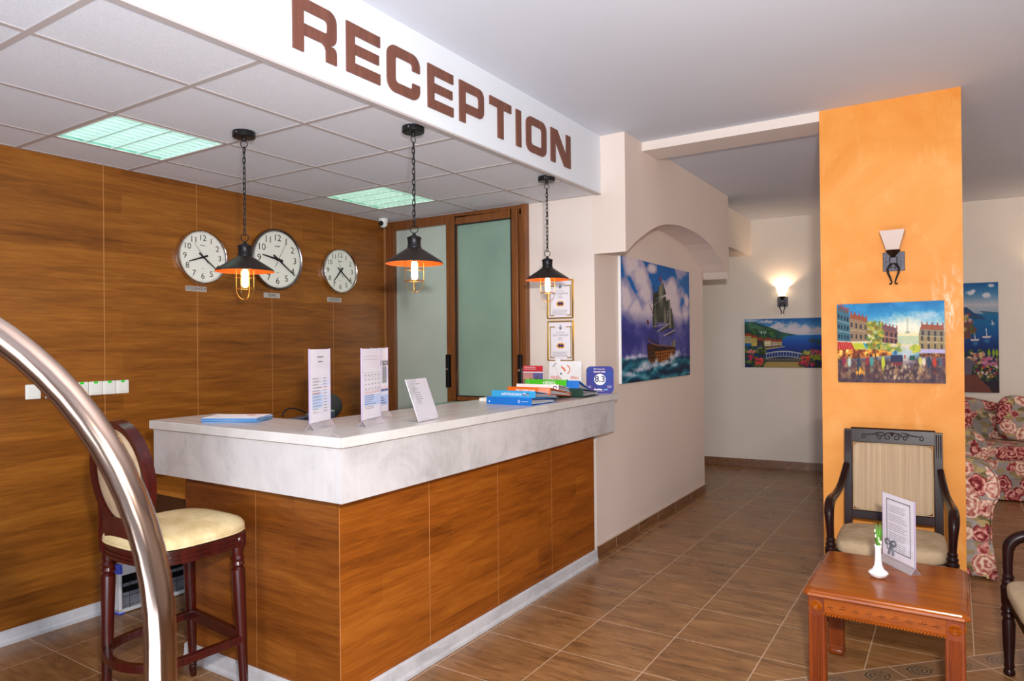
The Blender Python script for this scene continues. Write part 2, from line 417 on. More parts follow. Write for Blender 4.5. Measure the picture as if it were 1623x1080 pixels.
# ------------------------------------------------------------------ mesh building
class MB:
    def __init__(s): s.v = []; s.f = []; s.mi = []; s.cur = 0
    def add(s, vs, fs):
        o = len(s.v); s.v += [tuple(p) for p in vs]
        for f in fs: s.f.append([o+i for i in f]); s.mi.append(s.cur)
        return s
    def box(s, x0, x1, y0, y1, z0, z1):
        return s.add([(x0,y0,z0),(x1,y0,z0),(x1,y1,z0),(x0,y1,z0),(x0,y0,z1),(x1,y0,z1),(x1,y1,z1),(x0,y1,z1)],
                     [(0,3,2,1),(4,5,6,7),(0,1,5,4),(1,2,6,5),(2,3,7,6),(3,0,4,7)])
    def prism(s, poly, axis, a, b):
        """poly: 2-D points; axis x -> (y,z), y -> (x,z), z -> (x,y)"""
        def P(p, t): return {'x': (t, p[0], p[1]), 'y': (p[0], t, p[1]), 'z': (p[0], p[1], t)}[axis]
        n = len(poly); vs = [P(p, a) for p in poly]+[P(p, b) for p in poly]
        fs = [list(range(n)), list(range(2*n-1, n-1, -1))]
        fs += [(i, n+i, n+(i+1) % n, (i+1) % n) for i in range(n)]
        return s.add(vs, fs)
    def lathe(s, prof, c=(0, 0, 0), seg=24, axis='z', cap=True, flute=0):
        vs = []; n = len(prof)
        for r, z in prof:
            for k in range(seg):
                a = 2*PI*k/seg
                rr = r*(1-0.08*(k % 2)) if flute and abs(z-flute[0]) < flute[1] else r
                p = (rr*math.cos(a), rr*math.sin(a), z)
                if axis == 'x': p = (p[2], p[0], p[1])
                elif axis == 'y': p = (p[0], p[2], p[1])
                vs.append((c[0]+p[0], c[1]+p[1], c[2]+p[2]))
        fs = [(i*seg+k, i*seg+(k+1) % seg, (i+1)*seg+(k+1) % seg, (i+1)*seg+k) for i in range(n-1) for k in range(seg)]
        if cap:
            if prof[0][0] > 1e-5: fs.append(list(range(seg-1, -1, -1)))
            if prof[-1][0] > 1e-5: fs.append([(n-1)*seg+k for k in range(seg)])
        return s.add(vs, fs)
    def tube(s, pts, r, seg=10, closed=False, flat=1.0, up=None):
        pts = [Vector(p) for p in pts]; n = len(pts)
        rs = r if isinstance(r, (list, tuple)) else [r]*n
        tans = []
        for i in range(n):
            a = pts[(i-1) % n] if (closed or i > 0) else pts[i]; b = pts[(i+1) % n] if (closed or i < n-1) else pts[i]
            t = (b-a); tans.append(t.normalized() if t.length > 1e-9 else Vector((0, 0, 1)))
        u = Vector(up) if up else (Vector((0, 0, 1)) if abs(tans[0].z) < 0.9 else Vector((1, 0, 0)))
        u = (u-tans[0]*u.dot(tans[0])).normalized(); vs = []
        for i in range(n):
            u = (u-tans[i]*u.dot(tans[i])).normalized(); w_ = tans[i].cross(u)
            for k in range(seg):
                a = 2*PI*k/seg
                vs.append(pts[i]+rs[i]*(math.cos(a)*u*flat+math.sin(a)*w_))
        fs = [(i*seg+k, i*seg+(k+1) % seg, ((i+1) % n)*seg+(k+1) % seg, ((i+1) % n)*seg+k)
              for i in range(n if closed else n-1) for k in range(seg)]
        if not closed:
            fs.append(list(range(seg-1, -1, -1))); fs.append([(n-1)*seg+k for k in range(seg)])
        return s.add(vs, fs)
    def ball(s, c, rx, ry=None, rz=None, seg=16, rings=10):
        ry = rx if ry is None else ry; rz = rx if rz is None else rz
        o = len(s.v); vs = []; fs = []
        for i in range(rings+1):
            th = PI*i/rings
            for k in range(seg):
                a = 2*PI*k/seg
                vs.append((c[0]+rx*math.sin(th)*math.cos(a), c[1]+ry*math.sin(th)*math.sin(a), c[2]-rz*math.cos(th)))
        for i in range(rings):
            for k in range(seg): fs.append((i*seg+k, i*seg+(k+1) % seg, (i+1)*seg+(k+1) % seg, (i+1)*seg+k))
        return s.add(vs, fs)
    def cushion(s, x0, x1, y0, y1, z0, z1, p=4.0, n=18, top=1.0):
        """rounded pillow: a superellipsoid"""
        cx, cy, cz = (x0+x1)/2, (y0+y1)/2, (z0+z1)/2; a, b, c = (x1-x0)/2, (y1-y0)/2, (z1-z0)/2
        sg = lambda q, e: math.copysign(abs(q)**e, q)
        vs = []; fs = []; m = 2*n; e = 2.0/p
        for i in range(n+1):
            ph = -PI/2+PI*i/n
            for k in range(m):
                th = 2*PI*k/m
                vs.append((cx+a*sg(math.cos(ph), 0.35)*sg(math.cos(th), e), cy+b*sg(math.cos(ph), 0.35)*sg(math.sin(th), e), cz+c*sg(math.sin(ph), top)))
        for i in range(n):
            for k in range(m): fs.append((i*m+k, i*m+(k+1) % m, (i+1)*m+(k+1) % m, (i+1)*m+k))
        return s.add(vs, fs)
    def xf(s, mat, start=0):
        for i in range(start, len(s.v)): s.v[i] = tuple(mat @ Vector(s.v[i]))
        return s
    def merge_mesh(s, me, mat=None):
        vs = [v.co.copy() for v in me.vertices]
        if mat is not None: vs = [mat @ v for v in vs]
        return s.add(vs, [list(p.vertices) for p in me.polygons])

def build(name, mb, mats, parent=None, loc=None, rot=None, smooth=None, bevel=0.0, **props):
    me = bpy.data.meshes.new(name); me.from_pydata(mb.v, [], mb.f)
    if not isinstance(mats, (list, tuple)): mats = [mats]
    for m in mats: me.materials.append(M[m] if isinstance(m, str) else m)
    if len(mats) > 1: me.polygons.foreach_set('material_index', mb.mi)
    me.validate(); 
    bm = bmesh.new(); bm.from_mesh(me); bmesh.ops.remove_doubles(bm, verts=bm.verts, dist=1e-6)
    bmesh.ops.recalc_face_normals(bm, faces=bm.faces); bm.to_mesh(me); bm.free()
    if smooth:
        me.polygons.foreach_set('use_smooth', [True]*len(me.polygons))
        me.set_sharp_from_angle(angle=math.radians(smooth))
    o = bpy.data.objects.new(name, me); COL.objects.link(o)
    if parent: o.parent = parent
    if loc: o.location = loc
    if rot: o.rotation_euler = rot
    if bevel:
        b = o.modifiers.new('bevel', 'BEVEL'); b.width = bevel; b.segments = 2; b.limit_method = 'ANGLE'
    for k, v in props.items(): o[k] = v
    return o
def empty(name, loc, label, category, group=None, rot=(0, 0, 0)):
    o = bpy.data.objects.new(name, None); o.empty_display_size = 0.05; COL.objects.link(o)
    o.location = loc; o.rotation_euler = rot; o['label'] = label; o['category'] = category
    if group: o['group'] = group
    return o
def tag(o, label, category, group=None):
    o['label'] = label; o['category'] = category
    if group: o['group'] = group
    return o
def struct(name, mb, mats, parent=None, **kw):
    return build(name, mb, mats, parent, kind='structure', **kw) if parent is None else build(name, mb, mats, parent, **kw)
def dup(o, parent=None, **props):
    c = o.copy(); COL.objects.link(c)
    if parent: c.parent = parent
    for ch in o.children: dup(ch, c)
    for k, v in props.items():
        if k == 'loc': c.location = v
        elif k == 'rot': c.rotation_euler = v
        else: c[k] = v
    return c

_txt = {}
def text_mesh(body, size, align='CENTER', extrude=0.0, bold=0.0, shear=0.0, sx=1.0):
    cu = bpy.data.curves.new('t', 'FONT'); cu.body = body; cu.size = size; cu.align_x = align; cu.align_y = 'CENTER'
    cu.extrude = extrude; cu.offset = bold; cu.shear = shear; cu.resolution_u = 3
    ob = bpy.data.objects.new('t', cu)
    me = bpy.data.meshes.new_from_object(ob)
    bpy.data.objects.remove(ob); bpy.data.curves.remove(cu)
    if sx != 1.0:
        for v in me.vertices: v.co.x *= sx
    return me
def put_text(mb, body, size, at, xdir, ydir, align='CENTER', bold=0.0, sx=1.0, extrude=0.0):
    """lettering laid with its x along xdir and its up along ydir"""
    me = text_mesh(body, size, align, extrude, bold, 0, sx)
    x = Vector(xdir).normalized(); y = Vector(ydir).normalized(); z = x.cross(y)
    m = Matrix((x, y, z)).transposed().to_4x4(); m.translation = Vector(at)
    mb.merge_mesh(me, m); bpy.data.meshes.remove(me)
    return mb
def quad(mb, at, xdir, ydir, w_, h_):
    x = Vector(xdir).normalized()*w_/2; y = Vector(ydir).normalized()*h_/2; c = Vector(at)
    return mb.add([c-x-y, c+x-y, c+x+y, c-x+y], [(0, 1, 2, 3)])

# ================================================================== room shell
CZ, DZ = 3.05, 2.63          # main ceiling, dropped ceiling
WX = -4.22                   # clock wall
struct('floor', MB().box(-7, 4.2, -3.2, 9.6, -0.1, 0), 'floor')
struct('ceiling', MB().box(-7, 4.2, -3.2, 9.6, CZ, CZ+0.1), 'ceil')
# clock wall: laminate boards 0.592 wide, pale joints between them
cw = MB().box(WX-0.12, WX-0.012, -3.2, 4.75, 0, CZ)
wall_l = struct('wall_left', cw, 'seam')
mb = MB(); e = 2.128-0.5935*9
edges = [e+0.5935*i for i in range(14)]
for a, b in zip(edges, edges[1:]):
    if a > 4.6: break
    mb.box(WX-0.012, WX, a+0.002, min(b, 4.56)-0.002, 0.0, DZ+0.02)
build('laminate_boards', mb, 'lam_wall', wall_l)
for a in edges:
    if 0.2 < a < 4.6: build('joint_strip', MB().box(WX-0.012, WX-0.0006, a-0.002, a+0.002, 0, DZ+0.02), 'seam', wall_l)
struct('baseboard_left', MB().prism([(WX, 0), (WX+0.022, 0), (WX+0.022, 0.02), (WX+0.014, 0.03), (WX+0.012, 0.068), (WX, 0.074)], 'y', -3.2, 4.55), 'plinth')
# back wall of the reception bay (certificates hang on it)
struct('wall_back', MB().box(-2.758, -2.21, 4.55, 4.70, 0, CZ).box(WX-0.12, -2.758, 4.55, 4.75, DZ, CZ).box(WX-0.12, -2.758, 4.68, 4.75, 0, DZ), 'wall_white')
# bulkhead with the lettering
struct('trim_bulkhead', MB().box(-2.168, -2.15, -3.2, 4.55, DZ, CZ), 'soffit')
struct('trim_angle', MB().box(-2.18, -2.146, -3.2, 4.55, DZ-0.006, DZ+0.004), 'tbar')
# side wall with the ship canvas
struct('wall_side', MB().box(-2.21, -2.205, 4.55, 7.10, 0, CZ).box(-2.5, -2.21, 4.70, 7.10, 0, CZ), 'wall_ship')
arch = [(4.552, 2.2), (4.577, 2.204), (4.70, 2.272), (4.814, 2.326), (4.93, 2.376), (5.041, 2.418), (5.201, 2.469), (5.36, 2.504), (5.522, 2.526), (5.70, 2.541),
        (5.874, 2.545), (6.03, 2.541), (6.187, 2.533), (6.36, 2.512), (6.523, 2.487), (6.68, 2.447), (6.825, 2.396), (6.98, 2.334), (7.118, 2.265), (7.19, 2.2), (7.20, 2.2)]
b = MB(); poly = [(4.552, CZ)]+arch+[(7.20, CZ)]
b.prism(poly, 'x', -2.21, -1.96)
b.box(-2.5, -2.205, 7.09, 7.20, 2.2, CZ)
arch_o = struct('trim_arch', b, 'wall_ship')
bb = MB().box(-2.205, -2.193, 4.55, 7.10, 0, 0.080).box(-2.205, -2.5, 7.10, 7.112, 0, 0.08)
struct('baseboard_side', bb, 'skirt')
sg = MB()
for k in range(6): sg.box(-2.1935, -2.1925, 4.86+k*0.44, 4.863+k*0.44, 0.002, 0.078)
sg.box(-2.205, -2.190, 4.55, 7.10, 0.0785, 0.0845)
struct('trim_joint', sg, plain('skirting_grout', (206, 184, 164), 0.7))
# corridor and far wall (slightly turned)
def fy(x): return 8.78+0.1*(x+2.2)
b = MB().prism([(-7, fy(-7)), (4.2, fy(4.2)), (4.2, fy(4.2)+0.15), (-7, fy(-7)+0.15)], 'z', 0, CZ)
struct('wall_far', b, 'wall_far')
b = MB().prism([(-7, fy(-7)-0.012), (4.2, fy(4.2)-0.012), (4.2, fy(4.2)), (-7, fy(-7))], 'z', 0, 0.095)
struct('baseboard_far', b, 'skirt')
struct('trim_beam', MB().prism([(-7, 7.6), (-2.12, 7.6), (-2.12, fy(-2.12)), (-7, fy(-7))], 'z', 2.61, CZ), 'wall_far')
struct('trim_crossbeam', MB().box(-1.96, -0.73, 4.875, 5.17, 2.985, CZ), 'wall_white')
struct('wall_corridor', MB().box(-7.1, -7, 7.0, 9.6, 0, CZ).box(-7, -2.5, 6.9, 7.10, 0, CZ), 'wall_far')
struct('wall_front', MB().box(WX, -1.2, -3.3, -3.2, 0, CZ).box(2.2, 4.2, -3.3, -3.2, 0, CZ).box(-1.2, 2.2, -3.3, -3.2, 2.75, CZ), 'wall_white')
struct('wall_right', MB().box(4.2, 4.3, -3.2, 9.6, 0, CZ), 'wall_far')
struct('wall_column', MB().box(-0.735, 0.040, 4.87, 5.28, 0, CZ), 'column')
# ------------------------------------------------------------------ dropped ceiling
GX = [-3.84, -3.24, -2.64]; GY = [1.087+0.593*k for k in range(-7, 6)]
bx = [WX, *GX, -2.15]; by = [-3.2, *[g for g in GY if g > -3.2], 4.55]
fixtures = {(1, round(GY[8], 3)): 0, (1, round(GY[11], 3)): 1}
tl = MB()
for i in range(len(bx)-1):
    for j in range(len(by)-1):
        if (i, round(by[j], 3)) in fixtures: continue
        tl.box(bx[i]+0.006, bx[i+1]-0.006, by[j]+0.006, by[j+1]-0.006, DZ+0.003, DZ+0.015)
dc = struct('ceiling_dropped', tl, 'tile')
tb = MB()
for gx in GX: tb.box(gx-0.012, gx+0.012, -3.2, 4.55, DZ, DZ+0.0035)
for gy in GY: tb.box(WX, -2.15, gy-0.012, gy+0.012, DZ-0.0006, DZ+0.003)
tb.box(WX, WX+0.02, -3.2, 4.55, DZ, DZ+0.0035); tb.box(WX, -2.15, 4.53, 4.55, DZ, DZ+0.0035)
build('grid', tb, 'tbar', dc)
GYV = GY
def ceiling_light(y0, label, tubemat, k):
    x0, x1, y1 = -3.84+0.012, -3.24-0.012, y0+0.593-0.012; y0 = y0+0.012
    t = empty('ceiling_light', ((x0+x1)/2, (y0+y1)/2, DZ), label, 'ceiling light', 'louvred ceiling lights over the counter')
    cx, cy = (x0+x1)/2, (y0+y1)/2; X0, X1, Y0, Y1 = x0-cx, x1-cx, y0-cy, y1-cy
    h = MB().box(X0, X1, Y0, Y1, 0.085, 0.09)
    h.box(X0, X0+0.002, Y0, Y1, 0, 0.09).box(X1-0.002, X1, Y0, Y1, 0, 0.09).box(X0, X1, Y0, Y0+0.002, 0, 0.09).box(X0, X1, Y1-0.002, Y1, 0, 0.09)
    build('housing', h, 'reflector', t)
    fr = MB().box(X0, X1, Y0, Y0+0.008, -0.001, 0.002).box(X0, X1, Y1-0.008, Y1, -0.001, 0.002).box(X0, X0+0.008, Y0, Y1, -0.001, 0.002).box(X1-0.008, X1, Y0, Y1, -0.001, 0.002)
    build('frame', fr, 'white', t)
    for q in range(4):
        yy = Y0+(q+0.5)*(Y1-Y0)/4
        build('tube', MB().lathe([(0.014, X0+0.02), (0.014, X1-0.02)], (0, yy, 0.044), 12, 'x'), tubemat, t)
    lv = MB()
    for q in range(5):
        yy = Y0+0.006+q*(Y1-Y0-0.012)/4
        lv.prism([(yy-0.010, 0.024), (yy-0.003, 0.0), (yy+0.003, 0.0), (yy+0.010, 0.024)], 'x', X0+0.002, X1-0.002)
    n = 10
    for q in range(1, n):
        xx = X0+q*(X1-X0)/n
        lv.prism([(xx-0.010, 0.026), (xx-0.001, 0.0), (xx+0.001, 0.0), (xx+0.010, 0.026)], 'y', Y0+0.002, Y1-0.002)
    build('louvre', lv, 'louvre', t)
ceiling_light(GY[8], 'louvred square ceiling light with bright green-white tubes, the nearer one above the left end', 'tube', 0)
ceiling_light(GY[11], 'louvred square ceiling light with yellowish tubes, the farther one before the glass partition', 'tube2', 1)

# ------------------------------------------------------------------ glass partition
PY = 4.55
wf = empty('window_1', (-3.475, PY, 0), 'brown framed glass partition behind the counter', 'window'); wf['kind'] = 'structure'
def L(x): return x+3.475
b = MB().box(L(-4.215), L(-4.125), -0.03, 0.06, 0, 2.625).box(L(-4.125), L(-2.758), -0.03, 0.06, 2.55, 2.625)
b.box(L(-3.545), L(-3.485), -0.03, 0.06, 0, 2.55).box(L(-2.80), L(-2.758), -0.05, 0.06, 0, 2.625)
build('outer_frame', b, 'frame', wf, bevel=0.004)
b = MB().box(L(-3.487), L(-3.43), -0.055, 0.02, 1.10, 2.59).box(L(-2.888), L(-2.83), -0.055, 0.02, 1.10, 2.59)
b.box(L(-3.43), L(-2.888), -0.055, 0.02, 2.525, 2.59).box(L(-3.43), L(-2.888), -0.055, 0.02, 1.10, 1.135)
b.box(L(-2.83), L(-2.80), -0.03, 0.02, 1.1, 2.6)
build('sash', b, 'frame', wf, bevel=0.005)
b = MB().box(L(-3.434), L(-3.426), -0.058, -0.04, 1.13, 2.53).box(L(-2.892), L(-2.884), -0.058, -0.04, 1.13, 2.53).box(L(-3.434), L(-2.884), -0.058, -0.04, 1.13, 1.138).box(L(-3.434), L(-2.884), -0.058, -0.04, 2.522, 2.53)
build('gasket', b, 'black', wf)
build('pane', MB().box(L(-4.125), L(-3.545), 0.01, 0.02, 0.0, 2.55), 'frost_l', wf)
build('pane', MB().box(L(-3.43), L(-2.888), -0.02, -0.01, 1.135, 2.525), 'frost_r', wf)
for xx in (-3.517, -2.818):
    h = build('handle', MB().box(L(xx)-0.017, L(xx)+0.017, -0.064, -0.03, 1.20, 1.47), 'black_metal', wf, bevel=0.004)
    build('keyhole', MB().lathe([(0.010, -0.004), (0.010, 0.0), (0.006, 0.002)], (L(xx), -0.066, 1.35), 14, 'y'), 'chrome', h)

# ------------------------------------------------------------------ reception lettering
def letter_polys():
    """outer and inner outlines of wide square-shouldered capitals, unit box 1 high; width in second entry"""
    def rr(x0, y0, x1, y1, r, n=6, corners=(1, 1, 1, 1)):
        p = []
        for i, (cx, cy, a0) in enumerate(((x1-r, y0+r, -PI/2), (x1-r, y1-r, 0), (x0+r, y1-r, PI/2), (x0+r, y0+r, PI))):
            if corners[i]: p += [(cx+r*math.cos(a0+PI/2*k/n), cy+r*math.sin(a0+PI/2*k/n)) for k in range(n+1)]
            else: p.append(((x1, y0), (x1, y1), (x0, y1), (x0, y0))[i])
        return p
    return rr
rr = letter_polys()
S = 0.235
def glyph(ch):
    """list of (outer, hole or None) polygons with x in 0..1, z in 0..1"""
    T = 0.22
    if ch == 'I': return [([(0, 0), (1, 0), (1, 1), (0, 1)], None)]
    if ch == 'E': return [([(0, 0), (1, 0), (1, T), (S, T), (S, 0.40), (0.96, 0.40), (0.96, 0.60), (S, 0.60), (S, 1-T), (1, 1-T), (1, 1), (0, 1)], None)]
    if ch == 'T': return [([(0.36, 0), (0.62, 0), (0.62, 1-T), (1, 1-T), (1, 1), (0, 1), (0, 1-T), (0.36, 1-T)], None)]
    if ch == 'N': return [([(0, 0), (0.22, 0), (0.22, 0.66), (0.68, 0), (1, 0), (1, 1), (0.78, 1), (0.78, 0.34), (0.32, 1), (0, 1)], None)]
    if ch == 'O': return [(rr(0, 0, 1, 1, 0.24), rr(S, T, 1-S, 1-T, 0.08))]
    if ch == 'P': return [(rr(0, 0.26, 1, 1, 0.2, corners=(1, 1, 0, 0)), rr(S, 0.48, 1-S+0.02, 1-T, 0.07, corners=(1, 1, 0, 0))), ([(0, 0), (S, 0), (S, 0.262), (0, 0.262)], None)]
    if ch == 'R': return [(rr(0, 0.32, 1, 1, 0.2, corners=(1, 1, 0, 0)), rr(S, 0.53, 1-S+0.02, 1-T, 0.07, corners=(1, 1, 0, 0))), ([(0, 0), (S, 0), (S, 0.322), (0, 0.322)], None),
                          ([(0.75, 0), (1, 0), (1, 0.22), (0.985, 0.28), (0.93, 0.3205), (0.66, 0.3205), (0.72, 0.28), (0.75, 0.22)], None)]
    if ch == 'C':
        o = rr(0, 0, 1, 1, 0.24); i = rr(S, T, 1-S+0.01, 1-T, 0.1)
        # open on the right between the two terminals
        pts = [(1, 0.36), (1, 0.24)]+[(0.76+0.24*math.cos(a), 0.24+0.24*math.sin(a)) for a in [-PI/2*k/6 for k in range(1, 7)]]
        pts += [(0.24+0.24*math.cos(a), 0.24+0.24*math.sin(a)) for a in [-PI/2-PI/2*k/6 for k in range(7)]]
        pts += [(0.24+0.24*math.cos(a), 0.76+0.24*math.sin(a)) for a in [PI-PI/2*k/6 for k in range(7)]]
        pts += [(0.76+0.24*math.cos(a), 0.76+0.24*math.sin(a)) for a in [PI/2-PI/2*k/6 for k in range(7)]]
        pts += [(1, 0.64), (0.77, 0.64), (0.77, 0.72)]+[(0.70+0.07*math.cos(a), 0.71+0.07*math.sin(a)) for a in [PI/2*k/4 for k in range(1, 5)]]
        pts += [(0.32+0.08*math.cos(a), 0.70+0.08*math.sin(a)) for a in [PI/2+PI/2*k/4 for k in range(5)]]
        pts += [(0.32+0.08*math.cos(a), 0.30+0.08*math.sin(a)) for a in [PI+PI/2*k/4 for k in range(5)]]
        pts += [(0.70+0.07*math.cos(a), 0.29+0.07*math.sin(a)) for a in [-PI/2+PI/2*k/4 for k in range(5)]]
        pts += [(0.77, 0.36)]
        return [(pts, None)]
def letter_mesh(ch, y0, y1, z0, z1, x0, x1):
    mb = MB(); P = lambda p, x: (x, y0+(y1-y0)*p[0], z0+(z1-z0)*p[1])
    for outer, hole in glyph(ch):
        bm = bmesh.new()
        vo = [bm.verts.new((p[0], p[1], 0)) for p in outer]; ed = [bm.edges.new((vo[i], vo[(i+1) % len(vo)])) for i in range(len(vo))]
        if hole:
            vh = [bm.verts.new((p[0], p[1], 0)) for p in hole]; ed += [bm.edges.new((vh[i], vh[(i+1) % len(vh)])) for i in range(len(vh))]
        bmesh.ops.triangle_fill(bm, use_beauty=True, use_dissolve=False, edges=ed)
        bm.verts.index_update()
        vs = [(v.co.x, v.co.y) for v in bm.verts]; fs = [[v.index for v in f.verts] for f in bm.faces]
        mb.add([P(p, x1) for p in vs], fs); mb.add([P(p, x0) for p in vs], [f[::-1] for f in fs])
        for loop in ([outer] + ([hole] if hole else [])):
            n = len(loop); mb.add([P(p, x1) for p in loop]+[P(p, x0) for p in loop], [(i, (i+1) % n, n+(i+1) % n, n+i) for i in range(n)])
        bm.free()
    return mb
spans = [('R', 1.793, 2.017), ('E', 2.073, 2.274), ('C', 2.320, 2.545), ('E', 2.606, 2.807), ('P', 2.860, 3.078), ('T', 3.136, 3.354), ('I', 3.407, 3.461), ('O', 3.519, 3.759), ('N', 3.817, 4.081)]
LB = {0: 'leftmost letter R of the wooden lettering on the white bulkhead', 1: 'first letter E, between R and C, in the wooden lettering on the bulkhead',
      2: 'letter C in the wooden lettering on the white bulkhead', 3: 'second letter E, between C and P, in the wooden lettering on the bulkhead',
      4: 'letter P in the wooden lettering on the white bulkhead', 5: 'letter T in the wooden lettering on the white bulkhead',
      6: 'letter I, the thinnest one of the wooden lettering on the bulkhead', 7: 'letter O in the wooden lettering on the white bulkhead',
      8: 'letter N, the last one of the wooden lettering on the bulkhead'}
for i, (ch, a, bb_) in enumerate(spans):
    o = build('wooden_letter', letter_mesh(ch, a-(a+bb_)/2, bb_-(a+bb_)/2, 0, 0.214, 0, 0.008), 'letter', loc=(-2.15, (a+bb_)/2, 2.7125))
    tag(o, LB[i], 'letter', 'letters on the bulkhead')

# ================================================================== reception counter
PX, PYc = -2.175, 2.025        # front and side faces of the body
ctr = empty('reception_counter', (-2.4, 3.2, 0), 'walnut fronted reception counter with a pale stone-look top', 'counter')
def C(mb): return mb.xf(Matrix.Translation((2.4, -3.2, 0)))
body = MB().box(PX-0.05, PX-0.018, PYc+0.018, 4.448, 0.0, 0.96).box(-3.25, PX-0.018, PYc+0.018, PYc+0.05, 0, 0.96).box(-3.249, -3.23, PYc+0.019, PYc+0.3, 0, 0.96)
build('carcass', C(body), 'seam', ctr)
ys = [2.037, 2.622, 3.222, 3.835, 4.448]
for a, b_ in zip(ys, ys[1:]): build('front_panel', C(MB().box(PX-0.018, PX, a+0.002, b_-0.002, 0.0, 0.95)), 'lam_y', ctr)
for y_ in ys[:-1]: build('joint_strip', C(MB().box(PX-0.018, PX-0.0004, y_-0.002, y_+0.002, 0, 0.95)), 'seam', ctr)
build('joint_strip', C(MB().box(-2.7065, -2.7035, PYc+0.0004, PYc+0.0185, 0, 0.95)), 'seam', ctr)
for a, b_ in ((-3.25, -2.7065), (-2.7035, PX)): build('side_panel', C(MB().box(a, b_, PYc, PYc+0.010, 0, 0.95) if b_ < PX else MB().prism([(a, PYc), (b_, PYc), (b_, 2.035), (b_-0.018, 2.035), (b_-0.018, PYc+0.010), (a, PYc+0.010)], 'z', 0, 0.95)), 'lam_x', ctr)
pr_ = MB().prism([(PX, 0), (PX+0.024, 0), (PX+0.024, 0.016), (PX+0.018, 0.03), (PX+0.015, 0.078), (PX, 0.085)], 'y', PYc-0.02, 4.46)
build('plinth', C(pr_), 'plinth', ctr, bevel=0.002)
pr_ = MB().prism([(PYc, 0), (PYc-0.024, 0), (PYc-0.024, 0.016), (PYc-0.018, 0.03), (PYc-0.015, 0.078), (PYc, 0.085)], 'x', -3.25, PX+0.02)
build('plinth', C(pr_), 'plinth', ctr, bevel=0.002)
TX, TY, TZ = -2.045, 1.928, 1.19
fz0, fz1 = 0.925, 1.144
f = MB().box(TX-0.035, TX-0.013, TY+0.013, 4.56, fz0, fz1).box(-3.385, TX-0.035, TY+0.013, TY+0.035, fz0, fz1).box(-3.385, -3.363, TY+0.035, 2.27, fz0, fz1)
f.box(-3.38, TX-0.03, TY+0.02, 2.25, fz0, fz0+0.018).box(-2.6, TX-0.03, 2.1, 4.54, fz0, fz0+0.018)
build('fascia', C(f), 'marble', ctr)
g = MB().box(TX-0.037, TX-0.0155, TY+0.0155, 4.558, fz1, fz1+0.004).box(-3.384, TX-0.035, TY+0.0155, TY+0.036, fz1, fz1+0.004)
build('shadow_gap', C(g), plain('brown_gap_strip', (150, 84, 54), 0.6), ctr)
t1 = MB().prism([(TX, TY), (TX, 4.60), (TX-0.157, 4.60), (TX-0.157, 4.546), (-2.645, 4.546), (-2.645, 2.31)], 'z', 1.148, TZ)
build('worktop', C(t1), 'topy', ctr, bevel=0.003)
t2 = MB().prism([(TX-0.0015, TY), (-2.6465, 2.31), (-3.405, 2.31), (-3.405, TY)], 'z', 1.148, TZ)
build('worktop', C(t2), 'topx', ctr, bevel=0.003)
# lower shelf along the glass partition and desk behind the counter
sh = build('back_shelf', MB().box(-0.05, 0.74, -0.35, 0.13, -0.03, 0).box(-0.05, -0.02, -0.30, 0.13, -1.09, -0.03), 'teal', loc=(-3.40, 4.36, 1.09))
tag(sh, 'pale shelf running under the brown glass partition behind the counter', 'shelf')
dk = empty('desk', (-3.73, 2.75, 0), 'walnut desk behind the short end of the counter, against the clock wall', 'desk')
build('desktop', MB().box(-0.48, 0.47, -0.52, 0.75, 0.715, 0.74), 'desk', dk)
build('side_panel', MB().box(-0.47, 0.46, -0.50, -0.48, 0.55, 0.715), 'dkbrown', dk)
for sx in (-0.45, 0.42): build('leg', MB().box(sx, sx+0.03, 0.5, 0.74, 0, 0.715), 'dkbrown', dk)
build('leg', MB().box(0.42, 0.45, -0.48, -0.2, 0, 0.56), 'dkbrown', dk)

